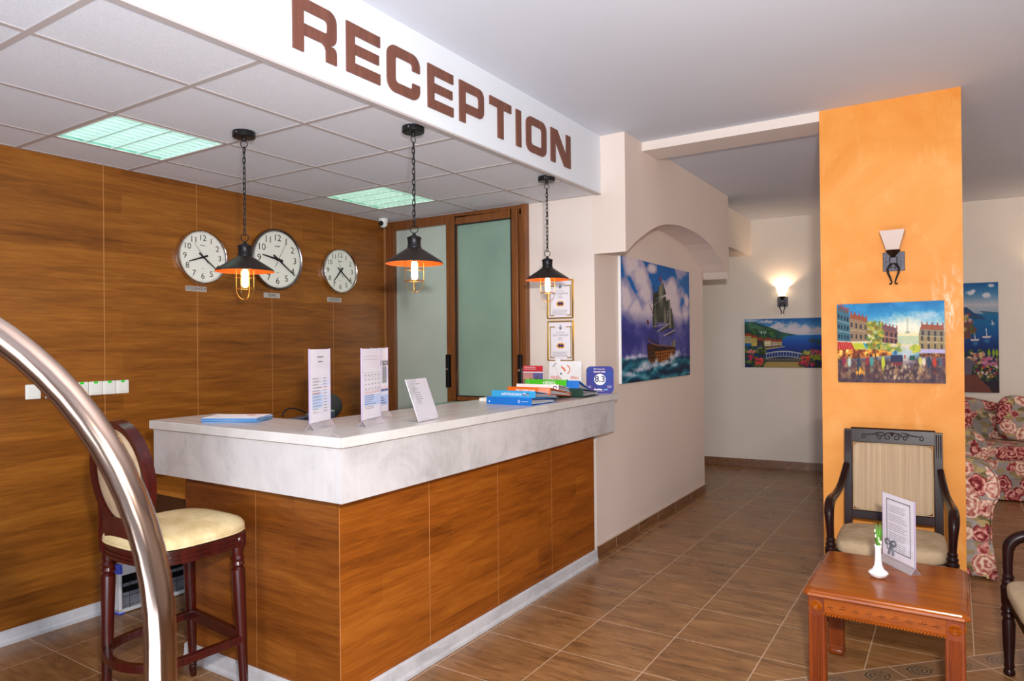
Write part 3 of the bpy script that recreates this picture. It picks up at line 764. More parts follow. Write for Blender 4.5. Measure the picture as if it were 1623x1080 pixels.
# ================================================================== clocks on the wall
def clock(cy, cz, R, hour, minute, sec_ang, label, dark_rim=False):
    t = empty('wall_clock', (WX, cy, cz), label, 'clock', 'world clocks on the wooden wall')
    rim = MB().lathe([(R*0.90, 0.0), (R*0.99, 0.004), (R, 0.02), (R*0.985, 0.036), (R*0.95, 0.044), (R*0.925, 0.040), (R*0.905, 0.030)], (0, 0, 0), 64, 'x', cap=False)
    build('rim', rim, 'steel_dark' if dark_rim else 'chrome', t, smooth=40)
    build('dial', MB().lathe([(R*0.92, 0.002), (R*0.92, 0.028)], (0, 0, 0), 64, 'x'), 'clock_face', t)
    x = 0.0285
    # seen from +x the dial's right is +y
    nm = MB()
    for h in range(1, 13):
        a = 2*PI*h/12
        put_text(nm, str(h), R*0.30, (x, math.sin(a)*R*0.70, math.cos(a)*R*0.70), (0, 1, 0), (0, 0, 1), bold=0, sx=1.06)
    for k in range(60):
        a = 2*PI*k/60; q = 0.05 if k % 5 == 0 else 0.02
        d = Vector((0, math.sin(a), math.cos(a))); e_ = Vector((0, math.cos(a), -math.sin(a)))
        quad(nm, Vector((x, 0, 0))+d*R*(0.885-q/2), e_, d, R*0.012, R*q)
    build('numerals', nm, 'black', t)
    build('maker_mark', quad(MB(), (x, 0, R*0.43), (0, 1, 0), (0, 0, 1), R*0.20, R*0.035), 'grey_print', t)
    build('dial_note', quad(MB(), (x, 0, -R*0.42), (0, 1, 0), (0, 0, 1), R*0.12, R*0.014), 'grey_print', t)
    def hand(name, ang, ln, tail, w_, zx):
        d = Vector((0, math.sin(ang), math.cos(ang))); e_ = Vector((0, math.cos(ang), -math.sin(ang)))
        m = MB(); a, b_ = d*ln*R, -d*tail*R
        m.add([b_+e_*w_*R*0.6, b_-e_*w_*R*0.6, a-e_*w_*R*0.28, a+e_*w_*R*0.28], [(0, 1, 2, 3)])
        m.add([v+Vector((0.003, 0, 0)) for v in (b_+e_*w_*R*0.6, b_-e_*w_*R*0.6, a-e_*w_*R*0.28, a+e_*w_*R*0.28)], [(3, 2, 1, 0)])
        build(name, m, 'black', t, loc=(x+zx, 0, 0))
    ma = 2*PI*minute/60; ha = 2*PI*(hour % 12+minute/60)/12
    hand('hour_hand', ha, 0.60, 0.20, 0.065, 0.004)
    hand('minute_hand', ma, 0.82, 0.22, 0.05, 0.008)
    hand('second_hand', sec_ang, 0.62, 0.3, 0.008, 0.012)
    build('hub', MB().lathe([(R*0.05, 0), (R*0.045, 0.014)], (x, 0, 0), 16, 'x'), 'black', t)
clock(2.745, 2.148, 0.180, 8, 21.5, math.radians(-38), 'round chrome clock showing 8:21, the left one, above the STOCKHOLM plate')
clock(3.345, 2.190, 0.226, 9, 21.0, math.radians(28), 'largest round clock, dark steel rim, above the SOFIA plate', True)
clock(3.960, 2.155, 0.183, 7, 21.5, math.radians(-18), 'round chrome clock showing 7:21, the right one, above the LONDON plate')
def plate(cy, cz, w_, h_, text, label, tilt=0.0):
    t = empty('name_plate', (WX, cy, cz), label, 'plate', 'city plates under the clocks', (tilt, 0, 0))
    build('plate', MB().box(0, 0.003, -w_/2, w_/2, -h_/2, h_/2), 'tag', t)
    m = MB(); put_text(m, text, h_*0.86, (0.0036, 0, 0), (0, 1, 0), (0, 0, 1), bold=0, sx=0.82)
    build('lettering', m, 'black', t)
plate(2.713, 1.938, 0.150, 0.034, 'STOCKHOLM', 'silver name plate reading STOCKHOLM under the left clock')
plate(3.314, 1.926, 0.142, 0.036, 'SOFIA', 'silver name plate reading SOFIA under the largest clock')
plate(3.919, 1.922, 0.150, 0.036, 'LONDON', 'silver name plate reading LONDON under the right clock')

# light switches
def switch(cy, label, dot):
    t = empty('light_switch', (WX, cy, 1.320), label, 'switch', 'light switches in a row on the wooden wall')
    build('cover', MB().box(0, 0.009, -0.0375, 0.0375, -0.040, 0.040), 'white', t, bevel=0.004)
    build('rocker', MB().box(0.009, 0.013, -0.025, 0.025, -0.027, 0.025), 'white', t, bevel=0.002)
    if dot: build('sticker', MB().box(0.009, 0.0105, -0.010, 0.011, 0.0275, 0.0395), 'green_dot', t)
switch(1.749, 'white light switch without sticker, leftmost of the row on the wooden wall', False)
switch(1.846, 'white light switch without sticker, second from the left, partly behind the steel rail', False)
switch(1.996, 'white switch with green sticker, partly hidden by the steel rail', True)
switch(2.073, 'white switch with green sticker, just right of the steel rail', True)
switch(2.150, 'white switch with green sticker, second from the right end of the row', True)
switch(2.227, 'white switch with green sticker, rightmost of the row', True)

# small dome camera under the dropped ceiling
t = empty('security_camera', (-4.10, 4.37, DZ), 'small white dome camera on the dropped ceiling beside the glass partition', 'camera')
build('base', MB().lathe([(0.040, 0), (0.042, -0.012), (0.038, -0.03)], (0, 0, 0), 20), 'white', t, smooth=40)
build('dome', MB().ball((0, 0, -0.04), 0.036), 'white', t, smooth=60)
build('lens', MB().lathe([(0.022, -0.046), (0.018, -0.030), (0.0, -0.028)], (0.012, 0, -0.045), 16, 'y'), 'black', t, smooth=40)

# ================================================================== pendant lamps
def pendant(x, y, zs, label, phase):
    """zs: z of the shade's lower rim"""
    t = empty('pendant_lamp', (x, y, zs), label, 'pendant lamp', 'cage pendant lamps hanging over the counter')
    top = DZ-zs
    build('canopy', MB().lathe([(0.054, top), (0.055, top-0.004), (0.055, top-0.026), (0.050, top-0.030), (0.010, top-0.031), (0.008, top-0.048), (0, top-0.048)], (0, 0, 0), 32), 'black_metal', t, smooth=35)
    build('screw', MB().lathe([(0.004, -0.003), (0.004, 0)], (0.018, -0.0535, top-0.014), 10, 'y'), 'chrome', t)
    ring = lambda zc, rx, rz, ang, th: [(rx*math.cos(q)*math.cos(ang), rx*math.cos(q)*math.sin(ang), zc+rz*math.sin(q)) for q in [2*PI*k/14 for k in range(14)]]
    build('ring', MB().tube(ring(top-0.060, 0.016, 0.018, 0.6+phase, 0), 0.0022, 6, True), 'black_metal', t, smooth=60)
    z0, z1 = 0.185, top-0.078
    ch = MB(); n = int(round((z1-z0)/0.0255)); st = (z1-z0)/n
    for k in range(n):
        zc = z0+(k+0.5)*st; a = phase+(PI/2 if k % 2 else 0)+0.15*math.sin(k)
        pts = []
        for q in range(12):
            an = 2*PI*q/12; pts.append((0.0068*math.cos(an)*math.cos(a), 0.0068*math.cos(an)*math.sin(a), zc+0.0175*math.copysign(abs(math.sin(an))**0.7, math.sin(an))))
        ch.tube(pts, 0.0022, 6, True)
    ch.tube([(0.004, 0, z0), (0.006, 0.002, (z0+z1)/2), (0.004, 0, z1)], 0.0022, 6)
    build('chain', ch, 'black_metal', t, smooth=60)
    build('ring', MB().tube(ring(0.170, 0.019, 0.019, 0.6, 0), 0.0024, 6, True), 'black_metal', t, smooth=60)
    build('socket', MB().lathe([(0, 0.152), (0.007, 0.152), (0.009, 0.142), (0.020, 0.137), (0.034, 0.130), (0.036, 0.124), (0.033, 0.118), (0.032, 0.088), (0.035, 0.084), (0.035, 0.076), (0.030, 0.070)], (0, 0, 0), 32), 'black_metal', t, smooth=40)
    sh = MB(); sh.lathe([(0.032, 0.080), (0.045, 0.070), (0.135, 0.012), (0.142, 0.0)], (0, 0, 0), 48, cap=False)
    s1 = build('shade', sh, 'dark_metal', t, smooth=50)
    build('lining', MB().lathe([(0.028, 0.074), (0.044, 0.066), (0.134, 0.009), (0.141, 0.0), (0.142, 0.0)], (0, 0, 0), 48, cap=False), 'copper', s1, smooth=50)
    cg = MB(); r0 = 0.046
    for k in range(4):
        a = phase*0.5+0.35+PI/2*k; c_, s_ = math.cos(a), math.sin(a)
        pts = [(r0*c_, r0*s_, 0.03), (r0*c_, r0*s_, -0.085)]+[(r0*math.cos(q)*c_, r0*math.cos(q)*s_, -0.085-0.056*math.sin(q)) for q in [PI/2*j/7 for j in range(1, 8)]]
        cg.tube(pts, 0.0016, 6)
    for zz in (-0.028, -0.085): cg.tube([(r0*1.03*math.cos(q), r0*1.03*math.sin(q), zz) for q in [2*PI*k/28 for k in range(28)]], 0.0018, 6, True)
    build('cage', cg, 'brass', t, smooth=60)
    build('bulb', MB().lathe([(0, 0.012), (0.012, 0.010), (0.0155, 0.0), (0.0155, -0.066), (0.012, -0.076), (0, -0.080)], (0, 0, 0), 20), 'bulb', t, smooth=50)
    point('pendant_glow', (x, y, zs-0.035), 1.6, (1.0, 0.62, 0.30), 0.03)
pendant(-2.992, 2.190, 1.930, 'black cage pendant lamp, the leftmost one, hanging before the clocks', 0.3)
pendant(-2.242, 2.607, 1.955, 'black cage pendant lamp, the middle and largest-looking one, before the glass partition', 0.9)
pendant(-2.215, 3.880, 1.965, 'black cage pendant lamp, the farthest one, hanging before the gold framed certificates', 0.1)

# ================================================================== wall sconces
def sconce(loc, ang, lit, label):
    t = empty('wall_sconce', loc, label, 'wall lamp', 'iron wall sconces with square glass shades', (0, 0, ang))
    t.scale = (0.86, 0.86, 0.88)
    build('backplate', MB().box(-0.070, 0.070, -0.006, 0, -0.070, 0.065), 'iron', t, bevel=0.003)
    for sx in (-0.048, 0.048): build('screw', MB().lathe([(0.006, -0.005), (0.004, 0)], (sx, -0.007, -0.002), 10, 'y'), 'iron_bk', t)
    build('boss', MB().box(-0.024, 0.024, -0.060, -0.006, -0.022, 0.026), 'iron', t, bevel=0.006)
    build('cup', MB().lathe([(0.012, 0.02), (0.018, 0.035), (0.040, 0.060), (0.046, 0.068), (0.046, 0.072)], (0, -0.062, 0), 4), 'iron_bk', t)
    ar = MB()
    for s_ in (-1, 1):
        ar.tube([(s_*0.006, -0.05, -0.02), (s_*0.022, -0.055, -0.030), (s_*0.036, -0.058, -0.055), (s_*0.033, -0.058, -0.085), (s_*0.018, -0.055, -0.125), (s_*0.010, -0.052, -0.150), (s_*0.013, -0.05, -0.160), (s_*0.026, -0.05, -0.160)], [0.005, 0.007, 0.008, 0.008, 0.006, 0.005, 0.006, 0.007], 8)
        ar.tube([(s_*0.020, -0.052, -0.030), (s_*0.010, -0.052, -0.048), (s_*0.016, -0.052, -0.056)], 0.004, 6)
    build('scroll_arms', ar, 'iron_bk', t, smooth=60)
    # flaring square shade, open at the top
    def shell(b0, b1, z0, z1, off=0.0):
        return [(-b0, -b0, z0), (b0, -b0, z0), (b0, b0, z0), (-b0, b0, z0), (-b1, -b1, z1), (b1, -b1, z1), (b1, b1, z1), (-b1, b1, z1)]
    sh = MB(); a = shell(0.040, 0.078, 0.070, 0.200); b_ = shell(0.035, 0.073, 0.075, 0.199)
    sh.add(a, [(0, 1, 5, 4), (1, 2, 6, 5), (2, 3, 7, 6), (3, 0, 4, 7), (0, 3, 2, 1)]); sh.add(b_, [(0, 4, 5, 1), (1, 5, 6, 2), (2, 6, 7, 3), (3, 7, 4, 0)])
    sh.add([a[4], a[5], a[6], a[7], b_[4], b_[5], b_[6], b_[7]], [(0, 1, 5, 4), (1, 2, 6, 5), (2, 3, 7, 6), (3, 0, 4, 7)])
    sh.xf(Matrix.Translation((0, -0.083, 0)))
    build('lamp_shade', sh, 'shade_on' if lit else 'shade_off', t, bevel=0.0)
    if lit:
        R_ = Matrix.Rotation(ang, 4, 'Z') @ Vector((0, -0.073, 0.125))
        point('sconce_glow', Vector(loc)+R_, 6.5, (1.0, 0.66, 0.40), 0.012)
sconce((-0.318, 4.87, 2.042), 0, False, 'unlit iron wall sconce with frosted square shade on the orange column')
FA = math.atan(0.1)
sconce((-1.762, fy(-1.762), 2.027), FA, True, 'lit iron wall sconce glowing above the coastal village canvas')
sconce((0.86, fy(0.86), 2.06), FA, True, 'lit iron wall sconce on the far wall, right of the harbour canvas')

# ================================================================== painted canvases
class Art:
    """a small painter: colours of a grid of points, u to the right and v down"""
    def __init__(s, w_, h_, seed=1):
        s.w, s.h = w_, h_; s.r = np.random.RandomState(seed)
        s.u, s.v = np.meshgrid(np.linspace(0, 1, w_), np.linspace(0, 1, h_)); s.asp = w_/h_
        s.c = np.zeros((h_, w_, 3))
    def noise(s, fx, fy_, octv=4, seed=0):
        out = np.zeros((s.h, s.w)); amp = 1; tot = 0; r = np.random.RandomState(seed+11)
        for o in range(octv):
            gx, gy = int(fx*2**o)+2, int(fy_*2**o)+2; g = r.rand(gy+1, gx+1)
            x = s.u*(gx-1); y = s.v*(gy-1); i = np.minimum(x.astype(int), gx-1); j = np.minimum(y.astype(int), gy-1)
            a = x-i; b = y-j; a = a*a*(3-2*a); b = b*b*(3-2*b)
            out += amp*((g[j, i]*(1-a)+g[j, i+1]*a)*(1-b)+(g[j+1, i]*(1-a)+g[j+1, i+1]*a)*b); tot += amp; amp *= 0.55
        return out/tot
    def put(s, m, col):
        m = np.clip(m, 0, 1)[..., None]; s.c = s.c*(1-m)+np.array(col, float)*m
    def grad(s, stops):
        vs = [p for p, _ in stops]
        for k in range(3): s.c[..., k] = np.interp(s.v, vs, [c[k] for _, c in stops])
    def gradm(s, m, stops, coord=None):
        q = s.v if coord is None else coord; vs = [p for p, _ in stops]
        col = np.stack([np.interp(q, vs, [c[k] for _, c in stops]) for k in range(3)], -1)
        m = np.clip(m, 0, 1)[..., None]; s.c = s.c*(1-m)+col*m
    def poly(s, pts, col=None, a=1.0):
        inside = np.zeros((s.h, s.w), bool); n = len(pts)
        for i in range(n):
            (x0, y0), (x1, y1) = pts[i], pts[(i+1) % n]
            if y0 == y1: continue
            cond = ((s.v >= min(y0, y1)) & (s.v < max(y0, y1)))
            inside ^= cond & (s.u < x0+(s.v-y0)*(x1-x0)/(y1-y0))
        m = inside.astype(float)*a
        if col is not None: s.put(m, col)
        return m
    def blob(s, x, y, rx, ry, col=None, a=1.0, soft=0.35, rough=0.0):
        d = np.sqrt(((s.u-x)/rx)**2+((s.v-y)/ry)**2)
        if rough: d = d+(s.noise(30, 30, 2, int(x*977+y*313) % 999)-0.5)*rough
        m = np.clip((1-d)/soft, 0, 1)*a
        if col is not None: s.put(m, col)
        return m
    def line(s, p, q, wd, col, a=1.0):
        (x0, y0), (x1, y1) = p, q; A = s.asp
        dx, dy = (x1-x0)*A, y1-y0; L2 = dx*dx+dy*dy+1e-12
        t = np.clip((((s.u-x0)*A)*dx+(s.v-y0)*dy)/L2, 0, 1)
        d = np.hypot((s.u-x0)*A-t*dx, s.v-y0-t*dy)
        s.put(np.clip((wd-d)/(0.35*wd+1e-6), 0, 1)*a, col)
    def dabs(s, n, box, rx, ry, cols, a=0.9):
        for _ in range(n):
            x = s.r.uniform(box[0], box[2]); y = s.r.uniform(box[1], box[3]); k = s.r.uniform(0.6, 1.4)
            s.blob(x, y, rx*k, ry*k, cols[s.r.randint(len(cols))], a, 0.6)
    def brush(s, amt=10, fx=60, fy_=90, seed=5):
        n = s.noise(fx, fy_, 2, seed)-0.5; s.c += n[..., None]*amt*2
def art_mesh(art, W_, H_, D, name, parent):
    """front plane facing -y in its own frame, width W_, height H_"""
    c = np.clip(art.c/255.0, 0, 1)
    if name == 'painted_face':   # deeper pigments
        g = c.mean(-1, keepdims=True); c = np.clip(g+(c-g)*1.12, 0, 1)**1.2
    lin = np.where(c <= 0.04045, c/12.92, ((c+0.055)/1.055)**2.4)
    h, w_ = art.h, art.w
    X = (art.u-0.5)*W_; Z = (0.5-art.v)*H_
    vs = np.stack([X, np.full_like(X, -D), Z], -1).reshape(-1, 3)
    idx = np.arange(h*w_).reshape(h, w_)
    f = np.stack([idx[:-1, :-1], idx[1:, :-1], idx[1:, 1:], idx[:-1, 1:]], -1).reshape(-1, 4)
    me = bpy.data.meshes.new(name)
    me.vertices.add(len(vs)); me.vertices.foreach_set('co', vs.ravel())
    me.loops.add(f.size); me.loops.foreach_set('vertex_index', f.ravel().astype(np.int32))
    me.polygons.add(len(f)); me.polygons.foreach_set('loop_start', np.arange(0, f.size, 4, dtype=np.int32))
    me.update(); me.validate()
    at = me.color_attributes.new('Col', 'FLOAT_COLOR', 'POINT')
    at.data.foreach_set('color', np.concatenate([lin, np.ones((h, w_, 1))], -1).reshape(-1).astype(np.float32))
    me.materials.append(M['paint'] if name == 'painted_face' else M['ink'])
    o = bpy.data.objects.new(name, me); COL.objects.link(o); o.parent = parent
    return o
def canvas(name, art, loc, ang, W_, H_, label, D=0.024, wrap=None, tilt=0.0):
    t = empty(name, loc, label, 'painting', None, (0, tilt, ang))
    e_ = MB().box(-W_/2, W_/2, -D+0.0006, 0, -H_/2, H_/2)
    build('stretched_canvas', e_, wrap or 'canvas', t)
    art_mesh(art, W_, H_, D, 'painted_face', t)
    return t

# ---- sailing ship in a rough sea
A = Art(300, 200, 3)
A.grad([(0, (22, 112, 176)), (0.3, (18, 120, 188)), (0.5, (96, 104, 172)), (0.8, (84, 84, 150)), (1, (20, 80, 110))])
n1 = A.noise(5, 4, 5, 1); n2 = A.noise(9, 7, 4, 2)
cl = np.zeros_like(A.u)
for (x, y, rx, ry) in [(0.13, 0.03, 0.14, 0.12), (0.24, 0.13, 0.13, 0.14), (0.32, 0.26, 0.12, 0.15), (0.38, 0.40, 0.16, 0.13), (0.06, 0.33, 0.13, 0.17), (0.17, 0.43, 0.16, 0.12), (0.28, 0.47, 0.2, 0.10),
                       (0.68, 0.20, 0.12, 0.15), (0.73, 0.34, 0.14, 0.16), (0.62, 0.30, 0.14, 0.2), (0.80, 0.43, 0.14, 0.12), (0.93, 0.40, 0.10, 0.13), (0.95, 0.30, 0.06, 0.10), (0.40, 0.05, 0.08, 0.05), (0.55, 0.42, 0.2, 0.14)]:
    cl = np.maximum(cl, 1-np.sqrt(((A.u-x)/rx)**2+((A.v-y)/ry)**2))
cl = cl*1.5+(n1-0.5)*1.1+(n2-0.5)*0.5
A.gradm(np.clip(cl*5.5, 0, 1), [(0.0, (128, 140, 186)), (0.5, (176, 172, 200)), (1.0, (226, 216, 222))], np.clip(cl+n2*0.6-0.1, 0, 1))
low = np.clip((A.v-0.42)/0.18, 0, 1)*np.clip(1.0-(A.v-0.78)/0.05, 0, 1)
A.gradm(low*0.9, [(0.3, (52, 58, 122)), (0.5, (78, 80, 150)), (0.75, (128, 126, 180))], n1*0.7+n2*0.3)
# hull, masts and sails
OL = (74, 76, 62)
for p, q in [((0.431, 0.193), (0.473, 0.701)), ((0.518, 0.146), (0.549, 0.718)), ((0.629, 0.292), (0.654, 0.725)), ((0.334, 0.649), (0.479, 0.689)), ((0.364, 0.358), (0.461, 0.525)), ((0.431, 0.181), (0.41, 0.261))]:
    A.line(p, q, 0.006, (64, 50, 46))
for k in range(5): A.line((0.56+0.02*k, 0.60), (0.50+0.05*k, 0.71), 0.003, (206, 204, 214), 0.6)
sails = [[(0.408, 0.375), (0.428, 0.332), (0.5, 0.296), (0.603, 0.269), (0.617, 0.343), (0.64, 0.52), (0.575, 0.507), (0.486, 0.506), (0.441, 0.525), (0.401, 0.541)],
         [(0.412, 0.267), (0.481, 0.228), (0.505, 0.302), (0.408, 0.363)], [(0.48, 0.206), (0.56, 0.142), (0.61, 0.249), (0.503, 0.299)],
         [(0.606, 0.312), (0.667, 0.289), (0.681, 0.377), (0.625, 0.399)], [(0.629, 0.403), (0.697, 0.374), (0.739, 0.556), (0.662, 0.551), (0.63, 0.57), (0.644, 0.519)],
         [(0.687, 0.674), (0.754, 0.656), (0.75, 0.719), (0.699, 0.723)], [(0.401, 0.544), (0.445, 0.525), (0.466, 0.543), (0.424, 0.571)]]
st = A.noise(26, 3, 3, 8)
for k, sp_ in enumerate(sails):
    m = A.poly(sp_); A.gradm(m, [(0.25, (44, 50, 48)), (0.5, (88, 92, 84)), (0.75, (150, 150, 134))], st*0.9+A.u*0.15)
for sp_ in ([(0.469, 0.588), (0.559, 0.541), (0.658, 0.509), (0.653, 0.551), (0.537, 0.587)], [(0.564, 0.624), (0.635, 0.596), (0.748, 0.566), (0.725, 0.595), (0.634, 0.623)]):
    A.poly(sp_, (84, 80, 84)); A.line(sp_[0], sp_[2], 0.005, (206, 200, 206))
for p, q in [((0.40, 0.372), (0.61, 0.255)), ((0.40, 0.545), (0.65, 0.515)), ((0.47, 0.30), (0.62, 0.245)), ((0.62, 0.40), (0.70, 0.37)), ((0.46, 0.345), (0.50, 0.51)), ((0.56, 0.28), (0.575, 0.505))]: A.line(p, q, 0.004, (196, 192, 186) if q[0]-p[0] > 0.1 else (58, 60, 56), 0.7)
A.poly([(0.51, 0.097), (0.54, 0.112), (0.535, 0.148), (0.516, 0.142)], (150, 50, 60)); A.poly([(0.322, 0.486), (0.35, 0.494), (0.354, 0.53), (0.327, 0.526)], (120, 40, 60))
hull = [(0.324, 0.699), (0.336, 0.684), (0.351, 0.694), (0.422, 0.698), (0.483, 0.712), (0.588, 0.719), (0.733, 0.723), (0.759, 0.743), (0.735, 0.788), (0.711, 0.816), (0.63, 0.843), (0.522, 0.875), (0.456, 0.855), (0.399, 0.857), (0.352, 0.868), (0.33, 0.799)]
A.poly(hull, (58, 34, 18))
m = A.poly([(0.433, 0.752), (0.722, 0.746), (0.707, 0.806), (0.511, 0.866), (0.456, 0.839)])
A.put(m*(0.35+0.65*(np.sin(A.u*230) > 0.1))*(0.5+0.5*(np.sin(A.v*230+A.u*14) > -0.2)), (196, 128, 48))
m = A.poly([(0.324, 0.699), (0.422, 0.698), (0.437, 0.767), (0.456, 0.847), (0.352, 0.864)]); A.put(m*(0.3+0.5*(np.sin(A.v*200) > 0.3)), (104, 70, 28))
A.line((0.33, 0.66), (0.48, 0.715), 0.004, (150, 110, 60)); A.line((0.42, 0.70), (0.735, 0.722), 0.005, (150, 110, 60))
# sea
hz = 0.80+0.012*A.u; sea = np.clip((A.v-hz)/0.01, 0, 1)
wv = A.noise(10, 16, 5, 21)+0.25*np.sin(A.v*60+A.u*9+n1*8)
hm = A.poly(hull)
sea = sea*(1-hm*(A.v < 0.855))
A.gradm(sea, [(0.25, (8, 50, 78)), (0.5, (16, 92, 116)), (0.72, (66, 142, 160)), (0.95, (190, 212, 222))], wv*0.8+0.1)
for (x, y, rx, ry) in [(0.12, 0.80, 0.14, 0.028), (0.26, 0.79, 0.09, 0.025), (0.30, 0.875, 0.12, 0.05), (0.22, 0.90, 0.10, 0.03), (0.42, 0.875, 0.08, 0.03), (0.70, 0.82, 0.10, 0.055), (0.78, 0.79, 0.06, 0.05), (0.55, 0.875, 0.08, 0.022), (0.62, 0.86, 0.12, 0.03), (0.1, 0.93, 0.14, 0.03), (0.74, 0.89, 0.08, 0.02), (0.45, 0.845, 0.05, 0.03)]:
    A.blob(x, y, rx, ry, (222, 224, 236), 0.9, 0.9, 1.1)
A.brush(7)
canvas('ship_canvas', A, (-2.203, (4.9605+6.592)/2, (1.234+2.231)/2), PI/2, 1.6315, 0.997, 'large canvas of a three-masted sailing ship on a rough sea, on the side wall')

# ---- coastal village with a white balustrade
A = Art(230, 150, 9)
A.grad([(0, (40, 110, 170)), (0.2, (110, 160, 200)), (0.34, (206, 210, 216))])
n1 = A.noise(6, 5, 5, 4); n2 = A.noise(16, 12, 3, 5)
for (x, y, rx, ry) in [(0.46, 0.14, 0.09, 0.09), (0.64, 0.17, 0.10, 0.10), (0.80, 0.22, 0.12, 0.10), (0.72, 0.26, 0.16, 0.09), (0.95, 0.25, 0.10, 0.07), (0.56, 0.24, 0.14, 0.08), (0.40, 0.18, 0.08, 0.06), (0.1, 0.03, 0.12, 0.03), (0.30, 0.06, 0.14, 0.04)]:
    A.blob(x, y, rx, ry, (214, 208, 214), 0.9, 0.5, 0.8)
A.blob(0.03, 0.0, 0.25, 0.05, (160, 190, 214), 0.6)
sea = np.clip((A.v-0.335)/0.01, 0, 1)
A.gradm(sea, [(0.33, (56, 132, 190)), (0.45, (18, 100, 178)), (0.65, (8, 54, 130)), (1, (6, 30, 90))])
A.poly([(0, 0.07), (0.1, 0.06), (0.2, 0.1), (0.36, 0.19), (0.48, 0.27), (0.62, 0.32), (0.70, 0.335), (0.5, 0.37), (0.45, 0.55), (0, 0.6)], (36, 84, 84))
A.gradm(A.poly([(0, 0.07), (0.1, 0.06), (0.2, 0.1), (0.36, 0.19), (0.48, 0.27), (0.62, 0.32), (0.55, 0.36), (0.45, 0.55), (0, 0.6)])*0.9, [(0.3, (24, 62, 62)), (0.6, (64, 112, 92)), (0.8, (120, 150, 110))], n1)
A.dabs(60, (0.0, 0.22, 0.42, 0.42), 0.03, 0.03, [(30, 70, 48), (58, 98, 52), (88, 120, 60), (40, 84, 70)])
A.dabs(14, (0.2, 0.26, 0.29, 0.31), 0.008, 0.02, [(210, 222, 232)])
for (x0, x1, y0, y1, wc) in [(0.0, 0.09, 0.33, 0.50, (186, 176, 130)), (0.09, 0.165, 0.37, 0.56, (196, 180, 110)), (0.17, 0.25, 0.42, 0.55, (74, 54, 52)), (0.265, 0.35, 0.43, 0.56, (228, 216, 178)), (0.36, 0.43, 0.45, 0.56, (196, 180, 160)), (0.43, 0.49, 0.46, 0.55, (190, 178, 140))]:
    A.poly([(x0, y0), (x1, y0+0.01), (x1, y1), (x0, y1)], wc); A.poly([(x0-0.012, y0+0.02), (x0+0.02, y0-0.04), (x1-0.01, y0-0.035), (x1+0.012, y0+0.02)], (150, 72, 38))
    for q in range(3):
        for r_ in range(2): A.blob(x0+(q+0.6)*(x1-x0)/3.4, y0+0.05+r_*0.05, 0.005, 0.014, (70, 60, 60))
A.poly([(0.0, 0.51), (0.08, 0.50), (0.09, 0.55), (0, 0.56)], (40, 110, 170)); A.blob(0.2, 0.575, 0.035, 0.025, (40, 80, 160))
A.poly([(0.17, 0.58), (0.5, 0.555), (0.52, 0.575), (0.3, 0.64), (0.15, 0.72)], (120, 104, 62)); A.line((0.27, 0.62), (0.53, 0.575), 0.006, (214, 208, 190))
A.poly([(0.22, 0.92), (0.3, 0.83), (0.72, 0.86), (0.78, 1.0), (0.2, 1.0)], (170, 150, 96)); A.poly([(0.28, 0.79), (0.74, 0.80), (0.74, 0.88), (0.26, 0.88)], (64, 58, 54))
def arcv(x): return 0.72-0.05*math.sin(PI*(x-0.27)/0.48)
for k in range(30):
    x = 0.27+0.48*k/30; x2 = 0.27+0.48*(k+1)/30
    A.line((x, arcv(x)), (x2, arcv(x2)), 0.012, (196, 200, 196)); A.line((x, arcv(x)+0.10), (x2, arcv(x2)+0.10), 0.009, (176, 180, 180))
for k in range(13): x = 0.29+0.037*k; A.line((x, arcv(x)), (x, arcv(x)+0.10), 0.006, (176, 188, 200))
for k in range(14): x = 0.28+0.035*k; A.line((x, 0.86), (x+0.03, 0.82), 0.006, (184, 184, 180), 0.8)
A.dabs(70, (0.0, 0.60, 0.26, 1.0), 0.035, 0.04, [(40, 70, 36), (70, 96, 44), (116, 130, 60), (30, 50, 34)])
A.dabs(30, (0.74, 0.68, 1.0, 1.0), 0.04, 0.04, [(60, 72, 38), (90, 96, 50), (50, 40, 30)])
A.dabs(16, (0.03, 0.64, 0.13, 0.70), 0.025, 0.025, [(196, 120, 120), (210, 150, 140)]); A.dabs(16, (0.04, 0.75, 0.12, 0.84), 0.02, 0.025, [(196, 52, 110), (160, 30, 80)])
A.dabs(20, (0.14, 0.82, 0.24, 0.95), 0.02, 0.03, [(190, 50, 60), (226, 90, 80)]); A.dabs(20, (0.74, 0.76, 0.84, 0.88), 0.025, 0.03, [(176, 66, 40), (206, 96, 56)])
A.dabs(18, (0.78, 0.66, 0.86, 0.74), 0.02, 0.025, [(190, 180, 80), (150, 160, 70)]); A.dabs(20, (0.87, 0.64, 0.99, 0.76), 0.025, 0.03, [(160, 70, 96), (190, 110, 120)])
A.dabs(18, (0.86, 0.76, 0.97, 0.84), 0.025, 0.03, [(150, 160, 60)]); A.dabs(18, (0.72, 0.88, 0.90, 0.97), 0.025, 0.03, [(190, 50, 90), (150, 30, 50)])
A.line((0.25, 0.55), (0.25, 0.78), 0.02, (40, 60, 34))
for a in range(9): A.line((0.88, 0.46), (0.88+0.06*math.cos(a*0.75), 0.46+0.07*math.sin(a*0.75)), 0.008, (66, 84, 40)); A.line((0.965, 0.49), (0.965+0.045*math.cos(a*0.75), 0.49+0.07*math.sin(a*0.75)), 0.008, (66, 84, 40))
A.brush(8)
canvas('coast_canvas', A, (-1.768, fy(-1.768), 1.527), FA, 0.872, 0.594, 'canvas of a coastal village with white balustrade, on the far corridor wall')

